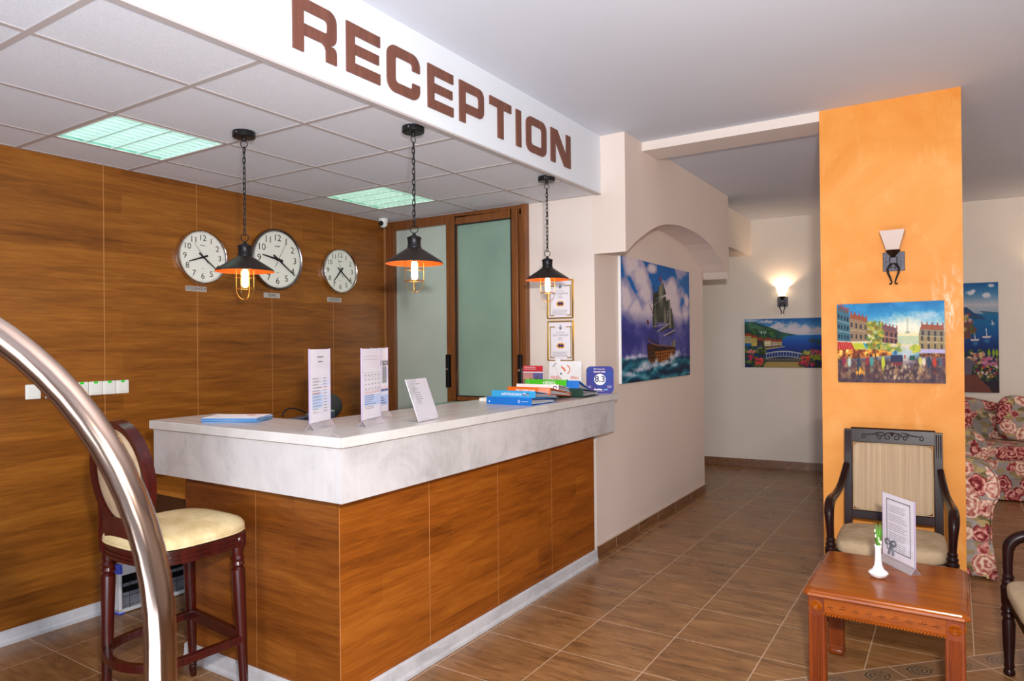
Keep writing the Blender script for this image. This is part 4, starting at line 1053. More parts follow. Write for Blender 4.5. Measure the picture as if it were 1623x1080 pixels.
# ---- city boulevard in the rain
A = Art(260, 200, 5)
A.grad([(0, (24, 120, 170)), (0.15, (60, 146, 186)), (0.3, (176, 200, 206)), (0.45, (226, 212, 170)), (0.55, (206, 198, 170)), (0.65, (120, 160, 180)), (0.8, (120, 110, 110)), (1, (70, 54, 70))])
n1 = A.noise(7, 6, 5, 3); n2 = A.noise(30, 22, 3, 4)
A.put(np.clip((n1-0.42)*3, 0, 0.8)*(A.v < 0.3), (70, 150, 192))
A.blob(0.68, 0.30, 0.36, 0.20, (240, 232, 212), 0.85, 0.8, 0.5); A.blob(0.7, 0.45, 0.25, 0.10, (238, 214, 150), 0.6, 0.9); A.blob(0.85, 0.17, 0.2, 0.07, (196, 206, 212), 0.7, 0.7, 0.7)
A.line((0.67, 0.20), (0.668, 0.38), 0.012, (176, 176, 160), 0.6); A.poly([(0.655, 0.36), (0.685, 0.36), (0.695, 0.39), (0.645, 0.39)], (150, 160, 150), 0.7)
A.poly([(0.5, 0.42), (0.78, 0.42), (0.78, 0.52), (0.55, 0.52)], (110, 170, 180), 0.35)
def block(px, rows, wall, roof, win):
    A.poly(px, wall)
    (x0, t0), (x1, t1), (_, b1), (_, b0) = px
    for r_ in range(rows):
        for q in range(4):
            f0 = (q+0.5)/4; x = x0+(x1-x0)*f0; tt = t0+(t1-t0)*f0; bb_ = b0+(b1-b0)*f0; y = tt+(bb_-tt)*(r_+0.55)/rows
            A.poly([(x-0.009, y-0.028), (x+0.009, y-0.028), (x+0.009, y+0.028), (x-0.009, y+0.028)], win)
        y0_ = t0+(b0-t0)*(r_+1)/rows; y1_ = t1+(b1-t1)*(r_+1)/rows; A.line((x0, y0_), (x1, y1_), 0.004, (200, 190, 176), 0.7)
    A.poly([(x0, t0), (x0+0.02, t0-0.06), (x1-0.01, t1-0.06), (x1, t1)], roof)
    for q in range(5): x = x0+0.02+(x1-x0-0.03)*q/4; tt = t0+(t1-t0)*q/4; A.poly([(x-0.006, tt-0.09), (x+0.006, tt-0.09), (x+0.006, tt-0.04), (x-0.006, tt-0.04)], (150, 70, 50))
block([(0.0, 0.07), (0.12, 0.14), (0.13, 0.48), (0.0, 0.47)], 3, (74, 116, 130), (96, 100, 110), (40, 56, 76))
block([(0.12, 0.18), (0.30, 0.24), (0.30, 0.48), (0.13, 0.48)], 2, (150, 128, 104), (150, 92, 66), (60, 60, 72))
block([(0.42, 0.33), (0.58, 0.38), (0.575, 0.52), (0.44, 0.50)], 2, (140, 96, 84), (120, 90, 96), (60, 50, 66))
block([(0.77, 0.40), (1.0, 0.42), (1.0, 0.60), (0.77, 0.59)], 2, (156, 138, 104), (150, 110, 90), (64, 60, 66))
block([(0.78, 0.34), (0.995, 0.36), (1.0, 0.44), (0.77, 0.42)], 1, (140, 128, 110), (156, 96, 74), (64, 60, 66))
A.poly([(0.77, 0.585), (1.0, 0.59), (1.0, 0.635), (0.76, 0.63)], (186, 176, 206))
A.poly([(0.0, 0.48), (0.14, 0.49), (0.17, 0.58), (0.0, 0.58)], (176, 48, 44)); A.poly([(0.14, 0.50), (0.25, 0.50), (0.28, 0.575), (0.17, 0.58)], (186, 190, 66)); A.poly([(0.25, 0.50), (0.30, 0.51), (0.34, 0.58), (0.28, 0.58)], (70, 160, 180))
for k in range(6): A.line((0.02*k+0.01, 0.48), (0.025*k+0.02, 0.58), 0.004, (220, 150, 140), 0.7)
A.gradm(A.poly([(0.0, 0.58), (0.52, 0.58), (0.52, 0.66), (0.0, 0.72)]), [(0.3, (120, 60, 30)), (0.6, (222, 160, 70)), (0.8, (250, 220, 140))], n2)
A.gradm(A.poly([(0.77, 0.635), (1.0, 0.635), (1.0, 0.70), (0.77, 0.68)]), [(0.3, (120, 70, 50)), (0.7, (220, 170, 90))], n2)
st = A.noise(26, 12, 4, 12)
A.gradm(np.clip((A.v-0.66)/0.08, 0, 1)*0.9, [(0.3, (56, 36, 56)), (0.5, (98, 70, 72)), (0.8, (206, 170, 120))], st*0.75+0.12+0.2*np.exp(-((A.u-0.62)/0.2)**2)*(1-A.v))
A.blob(0.66, 0.66, 0.10, 0.20, (222, 220, 214), 0.7, 0.9, 0.8)
A.gradm(np.clip((A.v-0.9)/0.1, 0, 1)*0.7, [(0.2, (52, 40, 62)), (0.8, (120, 100, 104))], n2)
A.line((0.385, 0.85), (0.35, 0.5), 0.010, (92, 66, 40)); A.line((0.36, 0.6), (0.40, 0.45), 0.006, (92, 66, 40))
A.dabs(110, (0.29, 0.24, 0.44, 0.58), 0.022, 0.028, [(110, 136, 62), (160, 160, 70), (196, 180, 80), (80, 108, 60), (140, 120, 50)])
A.dabs(40, (0.43, 0.52, 0.60, 0.60), 0.02, 0.022, [(150, 164, 70), (120, 140, 80), (206, 190, 110)]); A.dabs(30, (0.70, 0.54, 0.77, 0.62), 0.02, 0.022, [(190, 190, 70), (140, 160, 90)])
for (x, y, h_, c_) in [(0.06, 0.66, 0.14, (150, 50, 80)), (0.115, 0.67, 0.15, (190, 206, 196)), (0.205, 0.67, 0.21, (40, 66, 92)), (0.29, 0.66, 0.14, (150, 50, 56)), (0.33, 0.67, 0.14, (86, 156, 150)), (0.44, 0.65, 0.21, (196, 200, 66)), (0.78, 0.67, 0.12, (206, 200, 110)), (0.81, 0.68, 0.12, (224, 210, 190)), (0.855, 0.66, 0.17, (36, 60, 90)), (0.905, 0.67, 0.15, (186, 66, 46)), (0.96, 0.68, 0.13, (90, 100, 120)), (0.99, 0.67, 0.14, (110, 60, 80))]:
    A.blob(x, y+h_*0.5, 0.022, h_*0.52, c_, 0.95, 0.4); A.blob(x, y-0.012, 0.012, 0.016, (60, 46, 44)); A.blob(x, y+h_*1.25, 0.018, h_*0.3, c_, 0.4, 0.9)
A.poly([(0.51, 0.655), (0.62, 0.655), (0.625, 0.74), (0.505, 0.74)], (44, 50, 84)); A.poly([(0.51, 0.74), (0.62, 0.74), (0.61, 0.79), (0.52, 0.79)], (120, 50, 60)); A.blob(0.53, 0.81, 0.02, 0.03, (50, 40, 44)); A.blob(0.60, 0.81, 0.02, 0.03, (50, 40, 44)); A.blob(0.555, 0.625, 0.02, 0.03, (50, 110, 150))
A.poly([(0.685, 0.66), (0.73, 0.66), (0.735, 0.72), (0.68, 0.72)], (40, 90, 84)); A.poly([(0.635, 0.655), (0.65, 0.655), (0.645, 0.70), (0.635, 0.70)], (176, 50, 50))
A.dabs(60, (0.45, 0.78, 0.80, 0.95), 0.012, 0.03, [(196, 170, 130), (90, 66, 66), (230, 214, 180)], 0.5); A.dabs(20, (0.18, 0.82, 0.26, 0.9), 0.01, 0.03, [(240, 180, 70)], 0.6)
A.brush(9)
canvas('boulevard_canvas', A, (-0.346, 4.87, 1.539), 0, 0.583, 0.495, 'canvas of a rainy city boulevard with strolling figures, on the orange column', wrap=plain('dark_canvas_edge', (70, 66, 76), 0.8), tilt=-0.006)

# ---- harbour with sailing boats (its left half is behind the column)
A = Art(170, 240, 6)
A.grad([(0, (22, 96, 150)), (0.1, (90, 140, 176)), (0.2, (190, 190, 196)), (0.28, (150, 170, 186)), (0.285, (36, 120, 160)), (0.45, (14, 98, 150)), (0.6, (10, 50, 110)), (1, (60, 40, 44))])
n1 = A.noise(7, 9, 4, 7)
for (x, y, rx, ry) in [(0.62, 0.09, 0.07, 0.025), (0.66, 0.075, 0.04, 0.02), (0.84, 0.115, 0.07, 0.03), (0.9, 0.03, 0.06, 0.02), (0.4, 0.12, 0.1, 0.03), (0.3, 0.05, 0.1, 0.03)]: A.blob(x, y, rx, ry, (222, 216, 222), 0.9, 0.5, 0.5)
A.poly([(0.2, 0.2), (0.57, 0.22), (0.66, 0.27), (0.85, 0.33), (0.55, 0.335), (0.2, 0.33)], (50, 84, 120)); A.poly([(0.74, 0.255), (1, 0.275), (1, 0.285), (0.8, 0.28)], (70, 110, 140))
for (x, y, k) in [(0.84, 0.49, 1.0), (0.68, 0.515, 1.0), (0.92, 0.375, 0.4), (0.45, 0.42, 0.8)]:
    A.poly([(x-0.07*k, y), (x+0.06*k, y-0.005), (x+0.04*k, y+0.015*k), (x-0.05*k, y+0.015*k)], (206, 200, 200)); A.line((x, y), (x-0.01, y-0.07*k), 0.004, (220, 220, 224)); A.blob(x, y+0.04*k, 0.05*k, 0.03*k, (150, 190, 210), 0.5, 0.9)
A.poly([(0.0, 0.25), (0.57, 0.30), (0.64, 0.38), (0.70, 0.42), (0.70, 0.45), (0.6, 0.47), (0.64, 0.5), (0.57, 0.51), (0.0, 0.55)], (120, 84, 76)); A.dabs(60, (0.2, 0.28, 0.66, 0.46), 0.03, 0.02, [(90, 110, 60), (150, 150, 84), (170, 90, 80), (206, 180, 170)])
A.dabs(180, (0.1, 0.62, 1.0, 0.90), 0.035, 0.02, [(50, 70, 40), (90, 110, 56), (136, 140, 76), (40, 50, 40)]); A.dabs(60, (0.56, 0.64, 0.80, 0.74), 0.025, 0.014, [(206, 170, 150), (226, 206, 150), (150, 90, 90)]); A.dabs(40, (0.78, 0.68, 0.98, 0.76), 0.022, 0.014, [(206, 150, 176), (190, 120, 150)]); A.dabs(50, (0.66, 0.76, 0.98, 0.86), 0.018, 0.010, [(186, 50, 70), (226, 206, 206), (190, 180, 60)])
for x in (0.865, 0.925, 0.97): A.blob(x, 0.64, 0.020, 0.045, (150, 170, 60), 1, 0.4)
A.poly([(0.3, 0.66), (0.60, 0.69), (0.68, 0.73), (0.64, 0.76), (0.62, 0.84), (0.3, 0.84)], (110, 100, 116)); A.poly([(0.2, 0.84), (0.68, 0.84), (0.86, 0.95), (0.9, 1.0), (0.2, 1.0)], (120, 76, 66))
A.brush(8)
canvas('harbour_canvas', A, (0.055, fy(0.055), 1.568), FA, 0.66, 1.185, 'tall canvas of a blue harbour with boats above the floral sofa, half behind the column', wrap=plain('dark_canvas_edge', (60, 60, 80), 0.8))

# ================================================================== furniture
def spline(pts, n=8):
    P = [Vector(p) for p in pts]; out = []
    for i in range(len(P)-1):
        p0 = P[max(i-1, 0)]; p1 = P[i]; p2 = P[i+1]; p3 = P[min(i+2, len(P)-1)]
        for k in range(n):
            t = k/n
            out.append(0.5*((2*p1)+(-p0+p2)*t+(2*p0-5*p1+4*p2-p3)*t*t+(-p0+3*p1-3*p2+p3)*t**3))
    out.append(P[-1]); return out
def interp(vals, n):
    out = []
    for i in range(len(vals)-1): out += [vals[i]+(vals[i+1]-vals[i])*k/n for k in range(n)]
    return out+[vals[-1]]

def armchair(loc, ang, label):
    """front faces -y"""
    t = empty('armchair', loc, label, 'armchair', 'dark carved armchairs', (0, 0, ang))
    lean = lambda z: 0.235+0.10*(z-0.40)
    for s_ in (-1, 1):
        st = MB(); x0, x1 = sorted((s_*0.215, s_*0.258))
        st.add([(x0, 0.225, 0), (x1, 0.225, 0), (x1, 0.265, 0), (x0, 0.265, 0), (x0, 0.235, 0.40), (x1, 0.235, 0.40), (x1, 0.275, 0.40), (x0, 0.275, 0.40),
                (x0, lean(1.01), 1.01), (x1, lean(1.01), 1.01), (x1, lean(1.01)+0.032, 1.01), (x0, lean(1.01)+0.032, 1.01)],
               [(0, 1, 5, 4), (1, 2, 6, 5), (2, 3, 7, 6), (3, 0, 4, 7), (4, 5, 9, 8), (5, 6, 10, 9), (6, 7, 11, 10), (7, 4, 8, 11), (8, 9, 10, 11), (0, 3, 2, 1)])
        for q in (0.226, 0.237, 0.248):   # reeded front of the stile
            st.tube([(s_*q, lean(0.86)-0.001, 0.80), (s_*q, lean(1.005)-0.001, 1.0)], 0.004, 6)
        build('stile', st, 'darkwood', t, bevel=0.003)
    # crest rail with carved scrollwork
    cr = MB().prism([(lean(0.935), 0.935), (lean(1.015), 1.015), (lean(1.02)+0.014, 1.022), (lean(1.015)+0.03, 1.012), (lean(0.935)+0.028, 0.935)], 'x', -0.222, 0.222)
    crest = build('crest_rail', cr, 'darkwood', t, bevel=0.002)
    cv = MB(); zc = 0.978; yy = lean(zc)-0.002
    for s_ in (-1, 1):
        def sc(cx, cz, r, a0, turns, dirn, r1=0.3):
            return [(s_*(cx+(r*(1-(1-r1)*k/20))*math.cos(a0+dirn*turns*2*PI*k/20)), yy, cz+(r*(1-(1-r1)*k/20))*math.sin(a0+dirn*turns*2*PI*k/20)) for k in range(21)]
        cv.tube(sc(0.022, zc-0.006, 0.019, PI/2, 1.1, -1), 0.0034, 6)
        cv.tube(sc(0.070, zc-0.010, 0.016, 0.3, 1.1, 1), 0.0032, 6)
        cv.tube(sc(0.150, zc-0.008, 0.015, PI/2+0.6, 1.0, -1), 0.0032, 6)
        cv.tube(spline([(s_*0.004, yy, zc+0.020), (s_*0.035, yy, zc+0.014), (s_*0.06, yy, zc-0.002), (s_*0.088, yy, zc+0.010), (s_*0.115, yy, zc+0.006), (s_*0.140, yy, zc+0.004)], 4), 0.0038, 6)
        cv.tube(spline([(s_*0.045, yy, zc+0.020), (s_*0.075, yy, zc+0.018), (s_*0.10, yy, zc+0.006)], 4), 0.0042, 6)
    cv.ball((0, yy, zc+0.012), 0.008, 0.005, 0.012, 10, 6)
    build('scrollwork', cv, 'darkwood', crest, smooth=60)
    build('back_rail', MB().prism([(lean(0.49), 0.475), (lean(0.54), 0.525), (lean(0.54)+0.03, 0.525), (lean(0.49)+0.03, 0.475)], 'x', -0.222, 0.222), 'darkwood', t, bevel=0.003)
    # padded back
    bp = MB().cushion(-0.213, 0.213, -0.022, 0.022, -0.205, 0.205, 9, 14, 0.12)
    bpo = build('back_pad', bp, 'beige', t, loc=(0, lean(0.73)+0.008, 0.73), rot=(-0.10, 0, 0), smooth=50)
    pp = MB(); yb = -0.021
    pp.tube([(x, yb, z) for x, z in ((-0.208, -0.2), (0.208, -0.2), (0.208, 0.2), (-0.208, 0.2))], 0.0035, 6, True)
    build('piping', pp, 'beige_plain', bpo)
    # seat rails, cushion
    sr = MB().prism([(-0.265, -0.255), (0.265, -0.255), (0.235, 0.27), (-0.235, 0.27)], 'z', 0.33, 0.395)
    build('seat_rail', sr, 'darkwood', t, bevel=0.006)
    cu = MB().cushion(-0.268, 0.268, -0.272, 0.235, 0.375, 0.465, 6, 16, 0.5)
    build('seat_cushion', cu, 'beige_plain', t, smooth=60)
    for s_ in (-1, 1):
        pts = spline([(s_*0.245, 0.262, 0.80), (s_*0.252, 0.225, 0.755), (s_*0.268, 0.13, 0.685), (s_*0.285, 0.02, 0.655), (s_*0.292, -0.10, 0.655), (s_*0.293, -0.185, 0.645), (s_*0.292, -0.235, 0.605), (s_*0.288, -0.245, 0.54), (s_*0.284, -0.245, 0.455)], 5)
        rs = interp([0.017, 0.019, 0.020, 0.021, 0.024, 0.027, 0.026, 0.021, 0.018], 5)
        build('armrest', MB().tube(pts, rs, 12), 'darkwood', t, smooth=60)
        lg = MB().lathe([(0.020, 0.0), (0.024, 0.008), (0.022, 0.022), (0.017, 0.03), (0.022, 0.042), (0.019, 0.055), (0.024, 0.14), (0.027, 0.24), (0.022, 0.262), (0.030, 0.275), (0.024, 0.288), (0.031, 0.30), (0.026, 0.315), (0.028, 0.33),
                         (0.030, 0.395), (0.032, 0.405), (0.024, 0.418), (0.028, 0.43), (0.021, 0.445), (0.025, 0.455), (0.018, 0.468)], (s_*0.284, -0.245, 0), 20)
        build('leg', lg, 'darkwood', t, smooth=40)
    return t
armchair((-0.318, 4.42, 0), 0.035, 'dark carved armchair with striped beige back, standing against the orange column')
armchair((0.465, 3.676, 0), -1.47, 'dark armchair with cream seat cut off at the right edge of the photo')

# ------------------------------------------------------------------ cherry side table
tb_ = empty('side_table', (-0.264, 3.494, 0), 'low cherry wood side table with carved apron and rope-edge, standing before the armchair', 'table')
hw, hd = 0.300, 0.325
tp = MB()
def ring_prof(off, z, c=0.02):
    a, b_ = hw+off, hd+off
    return [(-a+c, -b_, z), (a-c, -b_, z), (a, -b_+c, z), (a, b_-c, z), (a-c, b_, z), (-a+c, b_, z), (-a, b_-c, z), (-a, -b_+c, z)]
rings = [ring_prof(-0.016, 0.462), ring_prof(-0.004, 0.464), ring_prof(0.002, 0.471), ring_prof(0.001, 0.480), ring_prof(-0.006, 0.485), ring_prof(-0.008, 0.490), ring_prof(-0.016, 0.4955), ring_prof(-0.022, 0.4965)]
vs = [p for r_ in rings for p in r_]; fs = [tuple(range(7, -1, -1)), tuple(len(vs)-8+k for k in range(8))]
for i in range(len(rings)-1):
    for k in range(8): fs.append((i*8+k, i*8+(k+1) % 8, (i+1)*8+(k+1) % 8, (i+1)*8+k))
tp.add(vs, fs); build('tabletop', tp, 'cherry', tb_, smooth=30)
def apron(axis, sgn, ln, off):
    m = MB()
    if axis == 'x': m.box(-ln, ln, min(sgn*off, sgn*(off-0.016)), max(sgn*off, sgn*(off-0.016)), 0.392, 0.463)
    else: m.box(min(sgn*off, sgn*(off-0.016)), max(sgn*off, sgn*(off-0.016)), -ln, ln, 0.392, 0.463)
    a = build('apron', m, 'cherry', tb_)
    bd = MB(); n = int(2*ln/0.0115)
    for k in range(n):
        q = -ln+(k+0.5)*2*ln/n
        if axis == 'x': bd.tube([(q-0.004, sgn*(off+0.001), 0.388), (q+0.004, sgn*(off+0.001), 0.400)], 0.0048, 6)
        else: bd.tube([(sgn*(off+0.001), q-0.004, 0.388), (sgn*(off+0.001), q+0.004, 0.400)], 0.0048, 6)
    build('rope_edge', bd, 'cherry', a, smooth=60)
    cv = MB(); y = sgn*(off+0.0004)
    for k in range(9):
        q = -ln*0.86+k*ln*1.72/8; r_ = 0.011; f = 1 if k % 2 else -1
        pts = [(q+(r_*(1-0.7*j/12))*math.cos(j/12*2*PI*f), 0.427+(r_*(1-0.7*j/12))*math.sin(j/12*2*PI*f)) for j in range(13)]
        pts = [(q-0.02, 0.423)]+pts
        P3 = [((p[0], y, p[1]) if axis == 'x' else (y, p[0], p[1])) for p in pts]
        cv.tube(P3, 0.0009, 5)
    build('carved_vine', cv, 'cherry_d', a, smooth=60)
apron('x', -1, hw-0.075, hd-0.022); apron('x', 1, hw-0.075, hd-0.022); apron('y', -1, hd-0.075, hw-0.022); apron('y', 1, hd-0.075, hw-0.022)
for sx in (-1, 1):
    for sy in (-1, 1):
        cx, cy = sx*(hw-0.050), sy*(hd-0.052); h = 0.031
        lg = MB().box(cx-h, cx+h, cy-h, cy+h, 0.030, 0.463)
        for q in (-0.017, -0.0057, 0.0057, 0.017):     # reeds on all four faces
            for s_ in (-1, 1):
                lg.tube([(cx+q, cy+s_*h, 0.05), (cx+q, cy+s_*h, 0.385)], 0.0042, 6); lg.tube([(cx+s_*h, cy+q, 0.05), (cx+s_*h, cy+q, 0.385)], 0.0042, 6)
        lg.box(cx-h-0.003, cx+h+0.003, cy-h-0.003, cy+h+0.003, 0.030, 0.048)
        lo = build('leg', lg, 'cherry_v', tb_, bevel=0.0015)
        ro = MB()
        for s_ in (-1, 1):
            pf = [(0.0, 0.0075), (0.004, 0.007), (0.006, 0.003), (0.010, 0.006), (0.013, 0.002), (0.017, 0.0055), (0.021, 0.001), (0.023, 0.0)]
            ro.lathe([(r_, s_*(z_)) for r_, z_ in pf], (cx, cy+s_*h, 0.424), 24, 'y'); ro.lathe([(r_, s_*(z_)) for r_, z_ in pf], (cx+s_*h, cy, 0.424), 24, 'x')
        build('rosette', ro, 'cherry', lo, smooth=50)
        build('foot', MB().cushion(cx-h-0.006, cx+h+0.006, cy-h-0.006, cy+h+0.006, 0.0, 0.036, 6, 8, 0.8), 'cherry_v', lo, smooth=60)

# vase and menu on the table
t = empty('bud_vase', (-0.302, 3.478, 0.4965), 'small white porcelain bud vase with green sprigs on the cherry table', 'vase')
build('body', MB().lathe([(0, 0.001), (0.022, 0.0), (0.036, 0.012), (0.041, 0.022), (0.036, 0.029), (0.024, 0.038), (0.0165, 0.055), (0.0135, 0.08), (0.0125, 0.115), (0.0135, 0.135), (0.016, 0.143), (0.0155, 0.146), (0.011, 0.140), (0.010, 0.10), (0, 0.09)], (0, 0, 0), 36), 'porcelain', t, smooth=50)
lf = MB(); rnd = random.Random(4)
for k in range(16):
    a = rnd.uniform(0, 2*PI); sp_ = rnd.uniform(0.004, 0.024); h = rnd.uniform(0.19, 0.262); w_ = rnd.uniform(0.003, 0.0055)
    base = Vector((0.004*math.cos(a), 0.004*math.sin(a), 0.125)); tip = Vector((sp_*math.cos(a), sp_*math.sin(a), h)); mid = (base+tip)/2+Vector((0.006*math.cos(a), 0.006*math.sin(a), 0.012))
    side = Vector((-math.sin(a), math.cos(a), 0)); nrm = Vector((math.cos(a), math.sin(a), 0))*0.0012
    lf.add([base-side*0.0015, base+side*0.0015, mid+side*w_, tip, mid-side*w_, mid+nrm], [(0, 1, 2, 5), (5, 2, 3), (5, 3, 4), (0, 5, 4)])
build('leaves', lf, 'leaf', t)
fl = MB()
for k, (dx, dy, z_) in enumerate([(0.006, -0.008, 0.165), (-0.008, -0.006, 0.185), (0.010, 0.0, 0.19), (-0.012, 0.004, 0.205), (0.004, -0.010, 0.178), (0.012, -0.006, 0.158)]): fl.ball((dx, dy, z_), 0.0045, 0.0045, 0.009, 8, 6)
build('buds', fl, 'petal', t, smooth=60)

def paper_lines(mb, x0, x1, z0, z1, n, y, seed, frac=(0.5, 1.0), hgt=0.35):
    r_ = random.Random(seed); dz = (z1-z0)/n
    for k in range(n):
        z = z1-(k+0.5)*dz; x = x0; end = x0+(x1-x0)*r_.uniform(*frac)
        while x < end:
            w_ = r_.uniform(0.004, 0.012); w_ = min(w_, end-x)
            if w_ > 0.0015: mb.add([(x, y, z-dz*hgt/2), (x+w_, y, z-dz*hgt/2), (x+w_, y, z+dz*hgt/2), (x, y, z+dz*hgt/2)], [(0, 1, 2, 3)])
            x += w_+0.0022
def frame_lines(mb, x0, x1, z0, z1, w_, y):
    for a in ((x0, x1, z0, z0+w_), (x0, x1, z1-w_, z1), (x0, x0+w_, z0, z1), (x1-w_, x1, z0, z1)):
        mb.add([(a[0], y, a[2]), (a[1], y, a[2]), (a[1], y, a[3]), (a[0], y, a[3])], [(0, 1, 2, 3)])
def t_holder(name, loc, ang, w_, h_, label, prints, group=None, base_w=0.05, base_h=0.03, category='sign holder'):
    """upright clear pocket on a wedge foot; its front faces -y"""
    t = empty(name, loc, label, category, group, (0, 0, ang))
    a = MB().box(-w_/2-0.002, w_/2+0.002, -0.0036, -0.0022, base_h-0.004, base_h+h_+0.003).box(-w_/2-0.002, w_/2+0.002, 0.0022, 0.0036, base_h-0.004, base_h+h_+0.003)
    build('pocket', a, 'acryl', t)
    f = MB()
    for s_ in (-1, 1):
        f.add([(-w_/2-0.002, 0, base_h), (w_/2+0.002, 0, base_h), (w_/2+0.002, s_*base_w/2, 0), (-w_/2-0.002, s_*base_w/2, 0),
               (-w_/2-0.002, s_*0.002, base_h-0.003), (w_/2+0.002, s_*0.002, base_h-0.003), (w_/2+0.002, s_*(base_w/2-0.003), 0), (-w_/2-0.002, s_*(base_w/2-0.003), 0)],
              [(0, 1, 2, 3), (4, 7, 6, 5), (0, 3, 7, 4), (1, 5, 6, 2), (2, 6, 7, 3)])
    f.box(-w_/2-0.002, w_/2+0.002, -base_w/2, base_w/2, 0.0, 0.0012)
    build('foot', f, 'acryl_foot', t)
    for s_ in (-1, 1):
        x = s_*(w_/2+0.002); ed = MB()
        ed.tube([(x, 0, base_h), (x, -base_w/2, 0)], 0.0008, 4); ed.tube([(x, 0, base_h), (x, base_w/2, 0)], 0.0008, 4)
        ed.box(x-0.0008, x+0.0008, -0.0036, 0.0036, base_h, base_h+h_+0.003)
        build('edge', ed, 'lilac', t)
    sheet = build('sheet', MB().box(-w_/2, w_/2, -0.002, 0.002, base_h, base_h+h_), 'paper', t)
    for mat, fn in prints:
        m = MB(); fn(m, base_h, h_, w_, -0.0040 if True else 0); build('print', m, mat, sheet)
    return t
# menu card with a grey ribbon frame
def menu_text(m, b, h, w_, y): 
    for k in range(5): paper_lines(m, -0.065, 0.072, b+h*(0.80-0.145*k)-0.022, b+h*(0.80-0.145*k)+0.014, 4, y, 30+k, (0.75, 1.0), 0.28)
    put_text(m, 'SILVER', 0.018, (-0.094, y, b+h*0.80), (0, 0, 1), (-1, 0, 0)) if False else None
def menu_frame(m, b, h, w_, y): frame_lines(m, -0.082, 0.09, b+0.035, b+h-0.02, 0.0055, y-0.0002)
def menu_bow(m, b, h, w_, y):
    y -= 0.0006; cx, cz = -0.050, b+0.066
    for s_ in (-1, 1):
        m.tube(spline([(cx, y, cz), (cx+s_*0.018, y-0.001, cz+0.018), (cx+s_*0.036, y-0.001, cz+0.012), (cx+s_*0.030, y-0.001, cz-0.008), (cx, y, cz)], 5), 0.0065, 6, False, 0.3)
        m.tube([(cx, y, cz), (cx+s_*0.012+0.004, y, cz-0.03), (cx+s_*0.016+0.004, y, cz-0.052)], [0.004, 0.008, 0.010], 6, False, 0.3)
    m.ball((cx, y, cz), 0.006, 0.002, 0.006, 8, 6)
t_holder('menu_holder', (-0.234, 3.682, 0.4965), math.atan2(-0.205, 0.160), 0.225, 0.297, 'clear acrylic menu holder with a grey ribbon frame, behind the vase on the cherry table',
         [('grey_print', menu_text), (plain('ribbon_grey', (128, 128, 136), 0.6), menu_frame), (plain('bow_grey', (96, 96, 104), 0.6), menu_bow)])

# ------------------------------------------------------------------ bar stool
bs = empty('bar_stool', (-2.82, 1.71, 0), 'red mahogany bar stool with oval back and cream seat, at the end of the counter', 'bar stool')
def stool_leg(top, bot):
    t_, b_ = Vector(top), Vector(bot); d = t_-b_; L_ = d.length
    m = MB().lathe([(0.013, 0), (0.015, 0.01), (0.018, 0.05), (0.0145, 0.055), (0.020, 0.065), (0.016, 0.073), (0.020, 0.083), (0.0155, 0.095), (0.018, 0.12), (0.024, L_*0.55), (0.028, L_-0.12), (0.028, L_-0.105), (0.020, L_-0.095), (0.028, L_-0.083), (0.024, L_-0.07), (0.029, L_-0.058), (0.022, L_-0.045), (0.025, L_-0.03), (0.025, L_)], (0, 0, 0), 24)
    rot = d.to_track_quat('Z', 'Y').to_matrix().to_4x4(); rot.translation = b_
    return m.xf(rot)
tops = [(-0.205, -0.175, 0.70), (0.185, -0.185, 0.70), (0.195, 0.160, 0.70), (-0.205, 0.185, 0.70)]
bots = [(-0.175, -0.205, 0.0), (0.215, -0.225, 0.0), (0.235, 0.165, 0.0), (-0.235, 0.225, 0.0)]
for a, b_ in zip(tops, bots): build('leg', stool_leg(a, b_), 'mahog', bs, smooth=35)
# corner blocks and curved seat rails
sr = MB(); n = 40
def seat_r(a, R_=0.245): 
    c_, s_ = math.cos(a), math.sin(a); p = 3.2
    return R_/((abs(c_)**p+abs(s_)**p)**(1/p))
def band(r0, r1, z0, z1):
    vs = []; fs = []
    for k in range(n):
        a = 2*PI*k/n
        for rr_, z in ((r0, z0), (r1, z0), (r1, z1), (r0, z1)): q = seat_r(a, rr_); vs.append((q*math.cos(a), q*math.sin(a), z))
    for k in range(n):
        j = (k+1) % n
        for e_ in range(4): fs.append((k*4+e_, j*4+e_, j*4+(e_+1) % 4, k*4+(e_+1) % 4))
    return vs, fs
for (r0, r1, z0, z1) in ((0.20, 0.232, 0.695, 0.752), (0.20, 0.237, 0.701, 0.711), (0.20, 0.2375, 0.717, 0.727), (0.20, 0.238, 0.738, 0.752)): sr.add(*band(r0, r1, z0, z1))
build('seat_rail', sr, 'mahog', bs, smooth=35)
cb_ = MB(); ros = MB()
for (x, y, z) in tops: 
    cb_.box(x-0.027, x+0.027, y-0.027, y+0.027, 0.692, 0.755)
for (x, y) in ((0.195, 0.160), (0.185, -0.185)):
    for pf in ((0.0, 0.006), (0.006, 0.003), (0.010, 0.005), (0.015, 0.001)): pass
    ros.lathe([(0.0, 0.0065), (0.005, 0.003), (0.010, 0.005), (0.015, 0.001)], (x+0.027, y, 0.725), 16, 'x'); ros.lathe([(0.0, -0.0065), (0.005, -0.003), (0.010, -0.005), (0.015, -0.001)], (x, y-0.027, 0.725), 16, 'y')
cbo = build('corner_blocks', cb_, 'mahog', bs, bevel=0.003); build('rosette', ros, 'mahog', cbo, smooth=40)
cs = MB(); vs = []; fs = []; prof = [(0.222, 0.752), (0.240, 0.758), (0.246, 0.770), (0.244, 0.785), (0.232, 0.800), (0.20, 0.813), (0.14, 0.823), (0.07, 0.827), (0.01, 0.828)]
for rr_, z in prof:
    for k in range(n): a = 2*PI*k/n; q = seat_r(a, rr_); vs.append((q*math.cos(a), q*math.sin(a), z))
